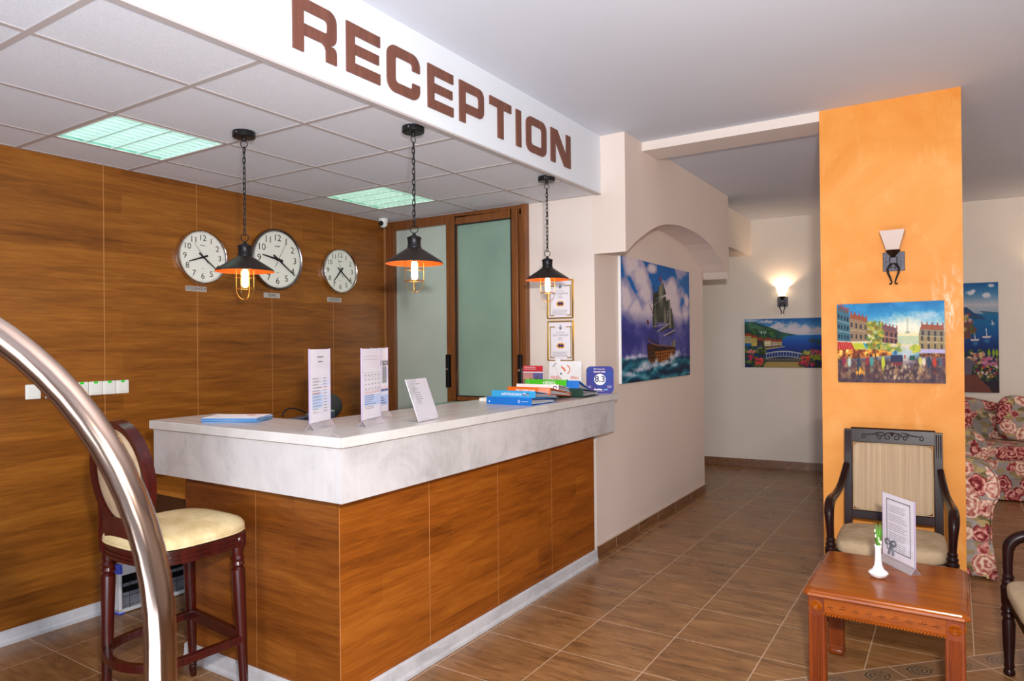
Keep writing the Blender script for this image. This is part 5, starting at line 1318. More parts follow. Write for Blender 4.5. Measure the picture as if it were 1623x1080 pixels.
for i in range(len(prof)-1):
    for k in range(n): fs.append((i*n+k, i*n+(k+1) % n, (i+1)*n+(k+1) % n, (i+1)*n+k))
fs.append(tuple((len(prof)-1)*n+k for k in range(n))); fs.append(tuple(range(n-1, -1, -1)))
cs.add(vs, fs); cso = build('seat_cushion', cs, 'cream', bs, smooth=60)
pp = MB().tube([(seat_r(2*PI*k/n, 0.243)*math.cos(2*PI*k/n), seat_r(2*PI*k/n, 0.243)*math.sin(2*PI*k/n), 0.762) for k in range(n)], 0.004, 6, True)
build('piping', pp, 'cream', cso, smooth=60)
# D-shaped footrest
fr_ = MB(); z = 0.300
def sweep_rect(mb, pts, w_, h_, closed=False):
    P = [Vector(p) for p in pts]; m_ = len(P); vs = []
    for i in range(m_):
        a = P[max(i-1, 0)]; b_ = P[min(i+1, m_-1)]; t_ = (b_-a).normalized(); sd = Vector((-t_.y, t_.x, 0))*w_/2
        for q in (-sd-Vector((0, 0, h_/2)), sd-Vector((0, 0, h_/2)), sd+Vector((0, 0, h_/2)), -sd+Vector((0, 0, h_/2))): vs.append(P[i]+q)
    fs = [(i*4+e_, (i+1)*4+e_, (i+1)*4+(e_+1) % 4, i*4+(e_+1) % 4) for i in range(m_-1) for e_ in range(4)]+[(3, 2, 1, 0), tuple((m_-1)*4+e_ for e_ in range(4))]
    return mb.add(vs, fs)
cur = spline([(0.222, 0.165, z), (0.215, 0.03, z), (0.19, -0.15, z), (0.08, -0.245, z), (-0.08, -0.245, z), (-0.20, -0.16, z), (-0.225, 0.03, z), (-0.222, 0.21, z)], 6)
sweep_rect(fr_, cur, 0.030, 0.032); build('foot_ring', fr_, 'mahog', bs, bevel=0.003)
build('stretcher', sweep_rect(MB(), [(-0.222, 0.205, z+0.005), (0.222, 0.163, z+0.005)], 0.028, 0.05), 'mahog', bs, bevel=0.003)
# oval back frame, leaning outward
ov = MB(); m_ = 48; ra, rb = 0.205, 0.225; vs = []; fs = []
for k in range(m_):
    a = 2*PI*k/m_
    for (dr, dy) in ((-0.030, -0.018), (0.0, -0.022), (0.0, 0.022), (-0.030, 0.018)): vs.append(((ra+dr)*math.cos(a), dy, (rb+dr)*math.sin(a)))
for k in range(m_):
    for e_ in range(4): fs.append((k*4+e_, ((k+1) % m_)*4+e_, ((k+1) % m_)*4+(e_+1) % 4, k*4+(e_+1) % 4))
ov.add(vs, fs)
bk = build('back_frame', ov, 'mahog', bs, loc=(0.02, -0.235, 1.045), rot=(0.10, 0, 0), smooth=35)
build('back_pad', MB().ball((0, 0, 0), ra-0.028, 0.034, rb-0.028, 40, 20), 'tan_dot', bk, smooth=60)
sp_ = MB()
for s_ in (-1, 1): sp_.tube(spline([(s_*0.175, -0.19, 0.70), (s_*0.17, -0.212, 0.78), (s_*0.155+0.01, -0.222, 0.86), (s_*0.17+0.02, -0.225, 0.93)], 4), 0.021, 8)
sp_.prism([(-0.11, 0.77), (0.11, 0.77), (0.16, 0.86), (0.12, 0.875), (-0.10, 0.875), (-0.14, 0.86)], 'y', -0.235, -0.200)
build('back_support', sp_, 'mahog', bs, smooth=40)

# ------------------------------------------------------------------ quartz heater on the floor by the clock wall
ht = empty('electric_heater', (-4.13, 2.42, 0), 'white electric quartz heater with blue corners on the floor against the clock wall', 'heater')
build('shell', MB().box(-0.05, 0.03, -0.28, 0.28, 0.225, 0.285).box(-0.05, 0.03, -0.28, -0.262, 0.012, 0.225).box(-0.05, 0.03, 0.262, 0.28, 0.012, 0.225).box(-0.05, 0.03, -0.28, 0.28, 0.005, 0.028), 'heater_w', ht, bevel=0.006)
build('cavity', MB().box(-0.05, -0.01, -0.262, 0.262, 0.028, 0.225), 'heater_k', ht)
for k in range(2): build('heating_tube', MB().lathe([(0.011, -0.25), (0.011, 0.25)], (0.006, 0, 0.105+0.055*k), 14, 'y'), 'quartz', ht, smooth=50)
build('reflector', MB().prism([(-0.008, 0.03), (0.0, 0.035), (-0.006, 0.085)], 'y', -0.25, 0.25), 'quartz', ht)
gr = MB()
for k in range(18): gr.box(0.026, 0.028, -0.262, 0.262, 0.034+k*0.0108, 0.0352+k*0.0108)
for k in range(7): y = -0.22+k*0.073; gr.box(0.026, 0.0285, y, y+0.0015, 0.028, 0.225)
build('grille', gr, 'heater_k', ht)
cp = MB()
for s_ in (-1, 1):
    build('corner_cap', MB().box(-0.052, 0.033, min(s_*0.262, s_*0.284), max(s_*0.262, s_*0.284), 0.235, 0.288), 'blue_cap', ht, bevel=0.004)
    build('foot', MB().box(-0.03, 0.033, min(s_*0.25, s_*0.284), max(s_*0.25, s_*0.284), 0.0, 0.012), 'blue_cap', ht, bevel=0.004)
vt = MB()
for k in range(9): vt.prism([(0.0305, 0.236), (0.0305, 0.240), (0.031, 0.255), (0.031, 0.251)], 'y', 0.10+k*0.014, 0.106+k*0.014)
build('vents', vt, 'heater_k', ht)
build('label', MB().box(0.030, 0.0306, -0.10, -0.06, 0.243, 0.262), 'paper', ht)
build('power_cord', MB().tube(spline([(0.03, 0.16, 0.21), (0.045, 0.175, 0.15), (0.04, 0.172, 0.08), (0.035, 0.168, 0.006), (0.02, 0.25, 0.005), (-0.01, 0.34, 0.005)], 6), 0.0035, 8), 'heater_k', ht, smooth=60)

# ------------------------------------------------------------------ floral sofas
def sofa_near():
    t = empty('floral_sofa', (-0.15, 6.35, 0), 'floral sofa just behind the orange column, its rounded skirted arm showing beside the column', 'sofa', 'rose patterned sofas')
    prof = [(-0.60, 0.05), (-0.62, 0.60), (-0.60, 0.74), (-0.50, 0.80), (-0.34, 0.795), (-0.20, 0.785), (0.20, 0.776), (0.275, 0.760), (0.33, 0.722), (0.362, 0.665), (0.372, 0.60), (0.368, 0.545), (0.345, 0.50), (0.332, 0.46), (0.325, 0.35), (0.325, 0.225)]
    def arm(y0, y1): return MB().prism([(x, z) for x, z in prof[1:]]+[(-0.60, 0.225)], 'y', y0, y1)
    for (y0, y1) in ((-0.95, -0.72), (0.72, 0.95)): build('arm', arm(y0, y1), 'floral', t, bevel=0.025)
    sk = MB().prism([(-0.60, 0.02), (0.345, 0.02), (0.327, 0.235), (-0.60, 0.235)], 'y', -0.956, 0.956)
    sko = build('skirt', sk, 'floral', t, bevel=0.004)
    build('pleat', MB().prism([(0.30, 0.014), (0.365, 0.014), (0.335, 0.235), (0.318, 0.235)], 'y', -0.966, -0.945), 'floral', sko)
    build('base', MB().box(-0.55, 0.27, -0.90, 0.90, 0.0, 0.40), 'floral', t)
    for k in range(2): build('seat_cushion', MB().cushion(-0.40, 0.33, -0.715+0.715*k, 0.0+0.715*k, 0.38, 0.55, 7, 14, 0.5), 'floral', t, smooth=60)
    build('backrest', MB().prism([(-0.62, 0.20), (-0.40, 0.20), (-0.42, 0.85), (-0.50, 0.90), (-0.60, 0.86)], 'y', -0.93, 0.93), 'floral', t, bevel=0.03)
    build('piping', MB().tube([(x+(0.004 if x > 0 else 0), -0.953, z+0.001) for x, z in prof[1:]], 0.006, 6), 'floral', t, smooth=60)
    return t
sofa_near()
t = empty('floral_sofa', (-0.10, fy(-0.1)-0.50, 0), 'floral sofa along the far wall below the harbour canvas', 'sofa', 'rose patterned sofas', (0, 0, FA))
bp = []
for k in range(25):
    x = -1.05+2.1*k/24; bp.append((x, 0.955-0.24*abs(x)**1.6 if abs(x) < 0.92 else 0.74))
build('backrest', MB().prism([(-1.05, 0.2)]+bp+[(1.05, 0.2)], 'y', 0.20, 0.42), 'floral', t, bevel=0.03)
build('base', MB().box(-1.05, 1.05, -0.44, 0.40, 0.20, 0.40), 'floral', t, bevel=0.02)
build('skirt', MB().box(-1.06, 1.06, -0.455, 0.40, 0.015, 0.215), 'floral', t, bevel=0.004)
for k in range(2): build('seat_cushion', MB().cushion(-0.86+0.86*k, 0.0+0.86*k, -0.46, 0.24, 0.37, 0.53, 7, 14, 0.5), 'floral', t, smooth=60)
for s_ in (-1, 1): build('arm', MB().cushion(min(s_*0.85, s_*1.08), max(s_*0.85, s_*1.08), -0.44, 0.35, 0.18, 0.70, 6, 14, 0.5), 'floral', t, smooth=60)
for k, x in enumerate((-0.16, 0.62)):
    o = build('throw_pillow', MB().cushion(-0.29, 0.29, -0.085, 0.085, -0.23, 0.23, 3.2, 14, 0.8), 'floral', loc=(x, t.location.y+0.03+(0.08 if k else 0.0), 0.745), rot=(-0.28, 0.06*(1 if k else -1), FA), smooth=60)
    tag(o, ('floral pillow leaning on the far sofa, the one next to the column' if k == 0 else 'floral pillow leaning on the far sofa, the one at the right edge of the photo'), 'pillow', 'floral pillows on the far sofa')

# ------------------------------------------------------------------ steel rail arching in the foreground
hp = Vector((0, 0, 0))+CAM_F*0.80; hp.z = 0
side = CAM_R; cen = hp+side*(-0.837); r_ = 0.427; zc = 1.224
rail = empty('steel_rail', (cen.x, cen.y, 0), 'blurred polished steel tube rail arching in the left foreground', 'rail')
pts = [side*r_+Vector((0, 0, 0.0)), side*r_+Vector((0, 0, 0.6))]+[side*(r_*math.cos(a))+Vector((0, 0, zc+r_*math.sin(a))) for a in [PI*k/40 for k in range(41)]]+[side*(-r_)+Vector((0, 0, 0.6)), side*(-r_)+Vector((0, 0, 0.0))]
build('tube', MB().tube(pts, 0.0172, 28), 'rail', rail, smooth=60)
for s_ in (-1, 1): build('flange', MB().lathe([(0.045, 0), (0.045, 0.005), (0.020, 0.010), (0.018, 0.02)], tuple(side*s_*r_), 24), 'chrome', rail, smooth=40)

# ================================================================== things on the counter
TZ0 = 1.19
def lined(z0, z1, x0, x1, n, seed, fr=(0.6, 1.0), hg=0.3):
    return lambda m, b, h, w_, y: paper_lines(m, x0, x1, b+h*z0, b+h*z1, n, y, seed, fr, hg)
def s1_tab(m, b, h, w_, y):
    for k in range(12): quad(m, (0.0, y, b+h*(0.13+0.042*k)), (1, 0, 0), (0, 0, 1), 0.150, 0.0006)
def s1_blue(m, b, h, w_, y): quad(m, (-0.030, y+0.0008, b+h*0.285), (1, 0, 0), (0, 0, 1), 0.088, h*0.19)
t_holder('sign_holder', (-2.378, 2.120, TZ0), 1.92, 0.180, 0.320, 'tall clear sign holder with a price list, nearest the counter corner, black headrest behind it',
         [('black', lambda m, b, h, w_, y: (put_text(m, 'Parola  Wi-Fi', 0.011, (0, y, b+h*0.90), (1, 0, 0), (0, 0, 1)) if False else paper_lines(m, -0.028, 0.028, b+h*0.885, b+h*0.905, 1, y, 5, (1, 1), 0.6), paper_lines(m, -0.02, 0.02, b+h*0.82, b+h*0.84, 1, y, 6, (1, 1), 0.6))),
          ('grey_print', s1_tab), ('paper_blue', s1_blue), ('grey_print', lined(0.12, 0.62, -0.070, 0.018, 12, 7, (0.4, 0.9), 0.22)), ('grey_print', lined(0.12, 0.62, 0.028, 0.070, 12, 8, (0.4, 0.9), 0.22)), ('red_print', lambda m, b, h, w_, y: quad(m, (-0.035, y-0.0002, b+h*0.40), (1, 0, 0), (0, 0, 1), 0.08, 0.0018))],
         'upright sign holders on the counter')
def s2_box(m, b, h, w_, y): frame_lines(m, -0.075, 0.070, b+h*0.845, b+h*0.895, 0.0010, y)
def s2_tab(m, b, h, w_, y):
    frame_lines(m, -0.075, 0.085, b+h*0.40, b+h*0.66, 0.0007, y); quad(m, (0.005, y, b+h*0.60), (1, 0, 0), (0, 0, 1), 0.16, 0.0007)
    for r_ in range(4):
        for c_ in range(5): quad(m, (-0.06+0.032*c_, y, b+h*(0.43+0.065*r_)), (1, 0, 0), (0, 0, 1), 0.014, 0.0035)
t_holder('sign_holder', (-2.262, 2.320, TZ0), 1.89, 0.185, 0.320, 'tall clear sign holder with a boxed heading and a table, middle one on the counter',
         [('grey_print', s2_box), ('grey_print', s2_tab), ('paper_blue', lambda m, b, h, w_, y: quad(m, (0.005, y+0.0006, b+h*0.27), (1, 0, 0), (0, 0, 1), 0.165, h*0.15)), ('blue_print', lined(0.20, 0.35, -0.07, 0.08, 5, 12, (0.4, 0.8), 0.3)), ('grey_print', lined(0.14, 0.19, -0.07, 0.08, 2, 13, (0.5, 0.9), 0.3)),
          ('red_print', lambda m, b, h, w_, y: quad(m, (0.005, y, b+h*0.375), (1, 0, 0), (0, 0, 1), 0.16, 0.0016))], 'upright sign holders on the counter')
def s3_txt(m, b, h, w_, y): put_text(m, 'SAFETY BOX', 0.036, (0.0, y, b+h*0.76), (1, 0, 0), (0, 0, 1), bold=0.0006, sx=0.92)
t_holder('sign_holder', (-2.425, 2.548, TZ0), 1.89, 0.182, 0.320, 'tall clear sign holder reading BOX in bold capitals, half hidden behind the middle one',
         [('black', s3_txt), ('grey_print', lambda m, b, h, w_, y: [quad(m, (0.03+0.012*k, y, b+h*0.58), (1, 0, 0), (0, 0, 1), 0.007, h*0.26) for k in range(4)]), ('blue_print', lined(0.32, 0.36, 0.0, 0.09, 1, 3, (1, 1), 0.8)), ('paper_blue', lambda m, b, h, w_, y: quad(m, (0.0, y+0.0006, b+h*0.18), (1, 0, 0), (0, 0, 1), 0.18, h*0.16)), ('blue_print', lined(0.12, 0.24, -0.05, 0.09, 3, 4, (0.5, 0.9), 0.4))], 'upright sign holders on the counter')
# leaning L-shaped holder
t = empty('slanted_sign_holder', (-2.137, 2.583, TZ0), 'slanted clear holder with a white note, between the tall signs and the binders', 'sign holder', None, (0, 0, 1.70))
ln = 0.36
def leanm(mb): return mb.xf(Matrix.Rotation(-ln, 4, 'X'))
build('pocket', leanm(MB().box(-0.092, 0.092, -0.002, -0.001, 0, 0.216).box(-0.092, 0.092, 0.0018, 0.003, 0, 0.216)), 'acryl', t)
build('foot', MB().box(-0.092, 0.092, -0.002, 0.085, 0.0, 0.0025), 'acryl', t)
shh = build('sheet', leanm(MB().box(-0.090, 0.090, -0.001, 0.0018, 0.003, 0.214)), 'paper', t)
m = MB(); paper_lines(m, -0.015, 0.015, 0.185, 0.19, 1, -0.0026, 3, (1, 1), 0.6); paper_lines(m, -0.055, 0.01, 0.085, 0.170, 8, -0.0026, 9, (0.5, 1.0), 0.3)
build('print', leanm(m), 'grey_print', shh)

# brochures in a loose stack
bl = ['topmost brochure of the stack on the counter, white with an orange mark', 'brochure just below the topmost one in the stack on the counter', 'third brochure from the top in the stack on the counter', 'fourth brochure from the top in the stack on the counter', 'lowest brochure of the stack on the counter']
for k in range(5):
    a = 0.52+[0.06, -0.03, 0.03, -0.05, 0.0][k]; dx = [0, 0.004, -0.005, 0.006, 0.0][k]
    t = empty('brochure', (-2.985+dx, 2.135+[0, .003, -.004, .002, 0][k], TZ0+0.0046*k), bl[4-k], 'brochure', 'blue edged brochures stacked on the counter', (0, 0, a))
    build('pages', MB().box(-0.135, 0.135, -0.088, 0.088, 0.0006, 0.0038), 'paper', t)
    build('cover', MB().box(-0.138, 0.137, -0.090, 0.090, 0.0, 0.0007).box(-0.138, -0.136, -0.090, 0.090, 0, 0.0036).box(-0.137, 0.137, -0.0905, -0.089, 0, 0.0030).box(0.1355, 0.137, -0.09, 0.09, 0, 0.003), 'blue_e', t)
    if k == 4:
        build('front', MB().box(-0.137, 0.137, -0.090, 0.090, 0.0040, 0.0046), 'paper', t)
        m = MB(); m.prism([(0.03, 0.03), (0.075, 0.028), (0.085, 0.045), (0.06, 0.055), (0.05, 0.07), (0.03, 0.05)], 'z', 0.0046, 0.0048); build('emblem', m, 'orange_ink', t)
        m = MB(); [quad(m, (-0.09+0.0*k2, -0.03+0.018*k2, 0.0048), (0, 1, 0), (-1, 0, 0), 0.08-0.03*k2, 0.003) for k2 in range(2)]; build('print', m, 'red_print', t)

# lever-arch binders lying fanned on top of one another, spines towards the lobby's near end
def binder(loc, rot, spine, mat, label, deco=None, ln_=0.29, w_=0.32, tip=0.014, paper=True):
    """spine on the -y side; x along the spine; opens towards +y"""
    t = empty('binder', loc, label, 'binder', 'ring binders fanned on the counter', rot)
    c = MB().box(-w_/2, w_/2, 0, 0.0025, 0, spine)
    build('spine', c, mat, t, bevel=0.0008)
    def plate(z0, z1):
        return MB().add([(-w_/2, 0.002, z0), (w_/2, 0.002, z0), (w_/2, ln_, z1), (-w_/2, ln_, z1), (-w_/2, 0.002, z0+0.0025), (w_/2, 0.002, z0+0.0025), (w_/2, ln_, z1+0.0025), (-w_/2, ln_, z1+0.0025)],
                        [(0, 3, 2, 1), (4, 5, 6, 7), (0, 1, 5, 4), (1, 2, 6, 5), (2, 3, 7, 6), (3, 0, 4, 7)])
    build('cover', plate(0.0, 0.0), mat, t); build('cover', plate(spine-0.0025, tip), mat, t)
    if paper:
        pg = MB()
        for q in range(4):
            z0 = 0.006+q*(tip-0.004)/5; h0 = 0.008+q*(spine-0.016)/4
            pg.add([(-w_/2+0.008, 0.02, h0), (w_/2-0.006-0.003*q, 0.02, h0), (w_/2-0.006-0.003*q, ln_-0.01, z0), (-w_/2+0.008, ln_-0.01, z0), (-w_/2+0.008, 0.02, h0+0.002), (w_/2-0.006-0.003*q, 0.02, h0+0.002), (w_/2-0.006-0.003*q, ln_-0.01, z0+0.0015), (-w_/2+0.008, ln_-0.01, z0+0.0015)],
                   [(0, 3, 2, 1), (4, 5, 6, 7), (0, 1, 5, 4), (1, 2, 6, 5), (2, 3, 7, 6), (3, 0, 4, 7)])
        build('pages', pg, 'paper', t)
    if deco:
        for mt, fn in deco: m = MB(); fn(m, spine); build('print', m, mt, t)
    return t
Yp = -0.0006
def txt(body, size, x, align='CENTER', flip=False, sx=1.0, zf=0.5):
    xd, zd = ((-1, 0, 0), (0, 0, -1)) if flip else ((1, 0, 0), (0, 0, 1))
    return lambda m, s_: put_text(m, body, size, (x, Yp, s_*zf), xd, zd, align, bold=0.0004, sx=sx)
def ringlogo(m, s_):
    pts = [(0.073+0.007*math.cos(a), Yp, s_*0.5+0.007*math.sin(a)) for a in [0.6+5.2*k/14 for k in range(15)]]; m.tube(pts, 0.0012, 5)
    m.box(0.090, 0.135, Yp-0.0003, Yp, s_*0.5-0.001, s_*0.5+0.001)
binder((-2.252, 3.463, TZ0), (0, 0, 0), 0.046, 'blue_d', 'blue binder with a small white ring emblem, lowest and nearest of the fanned binders', [('paper', ringlogo), ('paper', lambda m, s_: quad(m, (-0.14, Yp, s_*0.35), (1, 0, 0), (0, 0, 1), 0.007, 0.009))])
binder((-2.300, 3.585, TZ0+0.0345), (-0.062, 0, 0.0), 0.041, 'blue_l', 'light blue binder lettered in Cyrillic, second from the bottom of the fanned binders',
       [('paper', txt('ИНФОРМАЦИЯ', 0.020, -0.012, flip=True)), ('paper', lambda m, s_: quad(m, (0.082, Yp, s_*0.62), (1, 0, 0), (0, 0, 1), 0.018, 0.005)), ('red', lambda m, s_: quad(m, (0.082, Yp, s_*0.42), (1, 0, 0), (0, 0, 1), 0.018, 0.005)), ('navy', lambda m, s_: quad(m, (0.106, Yp, s_*0.62), (1, 0, 0), (0, 0, 1), 0.018, 0.005)), ('amber', lambda m, s_: quad(m, (0.106, Yp, s_*0.42), (1, 0, 0), (0, 0, 1), 0.018, 0.005))])
binder((-2.292, 3.755, TZ0+0.044), (-0.10, 0, 0.0), 0.044, 'orange', 'orange binder with INFORMATOR upside down on its spine',
       [('paper', txt('INFORMATOR', 0.022, -0.025, flip=True)), ('paper', lambda m, s_: [m.ball((0.075+0.010*k+0.003*(q % 2), Yp, s_*(0.2+0.2*q)), 0.0028, 0.0006, 0.0028, 8, 4) for k in range(8) for q in range(4)])])
binder((-2.330, 3.925, TZ0+0.052), (-0.10, 0, 0.02), 0.044, 'paper', 'white binder with a blue ring mark, between the orange and the green binders',
       [('navy', lambda m, s_: m.tube([(0.135+0.012*math.cos(a), Yp, s_*0.5+0.012*math.sin(a)) for a in [5.4*k/14 for k in range(15)]], 0.003, 5))])
binder((-2.345, 4.060, TZ0+0.080), (-0.15, 0, 0.02), 0.040, 'green', 'bright green binder with a pale emblem, behind the orange and white ones',
       [('paper', txt('TЯKEE+', 0.030, 0.03, flip=True)), ('teal', lambda m, s_: m.tube([(-0.14+0.013*math.cos(a), Yp, s_*0.5+0.013*math.sin(a)) for a in [2*PI*k/14 for k in range(15)]], 0.0016, 5, True))], ln_=0.25)
binder((-2.215, 4.10, TZ0+0.006), (-0.0, 0, 0.04), 0.055, 'green_dk', 'dark green binder showing only its edge under the last blue one', None, w_=0.27, ln_=0.27)
binder((-2.205, 4.08, TZ0+0.064), (-0.17, 0, 0.14), 0.052, 'blue_d', 'blue binder at the far right end of the fan, tilted open', None, w_=0.20, ln_=0.30, tip=0.006)

# certificates in gold frames
def certificate(cz, h_, label, stars, seed):
    w_ = 0.218; D = 0.014
    t = empty('certificate', (-2.487, 4.55, cz), label, 'framed certificate', 'gold framed certificates by the partition')
    f = MB(); b_ = 0.010
    f.box(-w_/2, w_/2, -D, 0, h_/2-b_, h_/2).box(-w_/2, w_/2, -D, 0, -h_/2, -h_/2+b_).box(-w_/2, -w_/2+b_, -D, 0, -h_/2+b_, h_/2-b_).box(w_/2-b_, w_/2, -D, 0, -h_/2+b_, h_/2-b_)
    build('frame', f, 'gold', t, bevel=0.003)
    sh_ = build('sheet', MB().box(-w_/2+0.008, w_/2-0.008, -0.006, -0.002, -h_/2+0.008, h_/2-0.008), 'paper', t)
    y = -0.0064; m = MB()
    x0, x1, z0, z1 = -w_/2+0.018, w_/2-0.018, -h_/2+0.022, h_/2-0.042
    for a in ((x0, x0+0.008, z0, z1), (x1-0.008, x1, z0, z1), (x0, x0+0.045, z1-0.008, z1), (x1-0.045, x1, z1-0.008, z1), (x0, x0+0.04, z0, z0+0.008), (x1-0.04, x1, z0, z0+0.008)):
        m.add([(a[0], y, a[2]), (a[1], y, a[2]), (a[1], y, a[3]), (a[0], y, a[3])], [(0, 1, 2, 3)])
    build('border', m, 'gold_ink', sh_)
    m = MB(); m.prism([(-0.012, z1-0.004), (0.012, z1-0.004), (0.012, z1-0.016), (0.0, z1-0.028), (-0.012, z1-0.016)], 'y', y-0.0004, y); m.ball((0, y, z1+0.004), 0.006, 0.001, 0.006, 8, 6)
    build('crest', m, plain('crest_grey', (130, 146, 152), 0.5), sh_)
    m = MB(); put_text(m, 'УДОСТОВЕРЕНИЕ', 0.019, (0, y, h_*0.14), (1, 0, 0), (0, 0, 1), sx=0.80)
    paper_lines(m, -0.035, 0.035, h_*0.20, h_*0.23, 2, y, seed, (1, 1), 0.4); paper_lines(m, -0.02, 0.025, h_*0.03, h_*0.10, 3, y, seed+1, (0.5, 1), 0.3); paper_lines(m, -0.068, 0.068, -h_*0.40, -h_*0.26, 5, y, seed+2, (0.8, 1), 0.3)
    build('print', m, 'grey_print', sh_)
    m = MB(); cz_ = -h_*0.115
    rr_ = random.Random(3); outl = []
    for k in range(20): a = 2*PI*k/20; q = rr_.uniform(0.82, 1.15); outl.append((0.034*q*math.cos(a), cz_+0.022*q*math.sin(a)))
    m.prism(outl, 'y', y-0.0004, y)
    for k in range(stars):
        xx = (k-(stars-1)/2)*0.018; m.prism([(xx+0.005*(1 if j % 2 == 0 else 0.4)*math.sin(2*PI*j/10), cz_+0.040+0.005*(1 if j % 2 == 0 else 0.4)*math.cos(2*PI*j/10)) for j in range(10)], 'y', y-0.0004, y)
    build('emblem', m, 'amber', sh_)
    m = MB(); m.ball((-0.010, y-0.0004, cz_), 0.013, 0.0006, 0.012, 10, 6); m.ball((0.012, y-0.0004, cz_), 0.013, 0.0006, 0.012, 10, 6); build('emblem', m, 'navy', sh_)
    build('glazing', MB().box(-w_/2+0.009, w_/2-0.009, -0.0095, -0.0085, -h_/2+0.009, h_/2-0.009), 'acryl', t)
certificate(1.8835, 0.292, 'gold framed certificate with three stars, the upper one, behind the far pendant lamp', 3, 40)
certificate(1.571, 0.302, 'gold framed certificate with two stars, the lower one', 2, 50)

# leaflet stand, cardboard notice, paper strip
t = empty('leaflet_stand', (-2.632, 4.38, TZ0), 'clear stand with red headed leaflets showing city photographs, beside the partition', 'leaflet stand', None, (0, 0, 0.05))
build('holder', MB().box(-0.095, 0.085, -0.006, -0.004, 0, 0.185).box(-0.095, 0.085, 0.012, 0.014, 0, 0.195).box(-0.095, 0.085, -0.03, 0.04, 0, 0.003).box(-0.095, -0.093, -0.006, 0.014, 0, 0.185), 'acryl', t)
lt = build('leaflet', MB().box(-0.083, 0.083, 0.0, 0.004, 0.005, 0.200), 'paper', t)
m = MB(); quad(m, (0, -0.0004, 0.178), (1, 0, 0), (0, 0, 1), 0.166, 0.044); quad(m, (0, -0.0004, 0.04), (1, 0, 0), (0, 0, 1), 0.166, 0.012); build('heading', m, 'red', lt)
m = MB(); paper_lines(m, -0.075, 0.05, 0.168, 0.196, 2, -0.0008, 4, (0.7, 1), 0.3); build('print', m, 'paper', lt)
A = Art(60, 60, 8); A.grad([(0, (206, 150, 150)), (0.45, (226, 170, 160)), (0.6, (150, 110, 100)), (1, (206, 190, 190))])
A.poly([(0.5, 0), (1, 0), (1, 1), (0.5, 1)], (110, 110, 170)); A.poly([(0.55, 0.9), (0.6, 0.3), (0.68, 0.4), (0.72, 0.15), (0.78, 0.5), (0.9, 0.55), (1, 0.6), (1, 1), (0.5, 1)], (96, 90, 100)); A.poly([(0.5, 0.8), (1, 0.75), (1, 1), (0.5, 1)], (110, 110, 70)); A.dabs(14, (0.05, 0.4, 0.45, 0.6), 0.04, 0.04, [(80, 60, 60), (120, 90, 90)])
po = art_mesh(A, 0.166, 0.10, 0.0006, 'photograph', lt); po.location = (0, 0.0, 0.098)
t = empty('notice_board', (-2.432, 4.50, TZ0), 'white notice with orange round brackets and orange lettering, leaning under the certificates', 'notice', None, (-0.04, 0, 0.0))
nb = build('sheet', MB().box(-0.135, 0.135, 0, 0.004, 0, 0.232), 'paper', t)
m = MB()
for a0, a1 in ((PI*0.72, PI*1.22), (-PI*0.32, PI*0.36)):
    m.tube([(0.0+0.040*math.cos(a0+(a1-a0)*k/12), -0.0008, 0.170+0.034*math.sin(a0+(a1-a0)*k/12)) for k in range(13)], 0.0035, 6)
m.tube([(-0.034, -0.001, 0.185), (-0.012, -0.001, 0.180), (0.004, -0.001, 0.158)], 0.006, 6)
put_text(m, 'ЛИЦЕНЗ', 0.034, (-0.125, -0.0008, 0.106), (1, 0, 0), (0, 0, 1), 'LEFT', bold=0.0006, sx=0.72); put_text(m, 'ИРАН', 0.030, (0.045, -0.0008, 0.108), (1, 0, 0), (0, 0, 1), 'LEFT', bold=0.0006, sx=0.8)
put_text(m, 'ЗА КЛИЕНТ', 0.026, (-0.125, -0.0008, 0.072), (1, 0, 0), (0, 0, 1), 'LEFT', sx=0.8)
build('print', m, 'orange_ink', nb)
t = empty('paper_strip', (-2.455, 4.485, TZ0), 'curling white paper strip with small dark marks, in front of the notice', 'paper strip')
st_ = MB(); cur = [(-0.022, 0.25), (-0.022, 0.20), (0.0, 0.155), (0.005, 0.13), (0.03, 0.10), (0.045, 0.06), (0.06, 0.0)]
for (a, b_) in zip(cur, cur[1:]):
    st_.add([(a[0]-0.021, -0.006, a[1]), (a[0]+0.021, -0.004, a[1]), (b_[0]+0.021, -0.004, b_[1]), (b_[0]-0.021, -0.006, b_[1])], [(0, 1, 2, 3)])
so = build('strip', st_, 'paper', t)
md = so.modifiers.new('thick', 'SOLIDIFY'); md.thickness = 0.0006
m = MB(); quad(m, (0.005, -0.008, 0.140), (1, 0, 0), (0, 0, 1), 0.012, 0.012); quad(m, (0.036, -0.008, 0.080), (1, -0.0, 0), (0, 0, 1), 0.018, 0.020); quad(m, (-0.05, -0.008, 0.205), (1, 0, -1), (1, 0, 1), 0.004, 0.04); quad(m, (0.066, -0.008, 0.085), (1, 0, 1), (-1, 0, 1), 0.008, 0.036)
build('print', m, 'black', t)

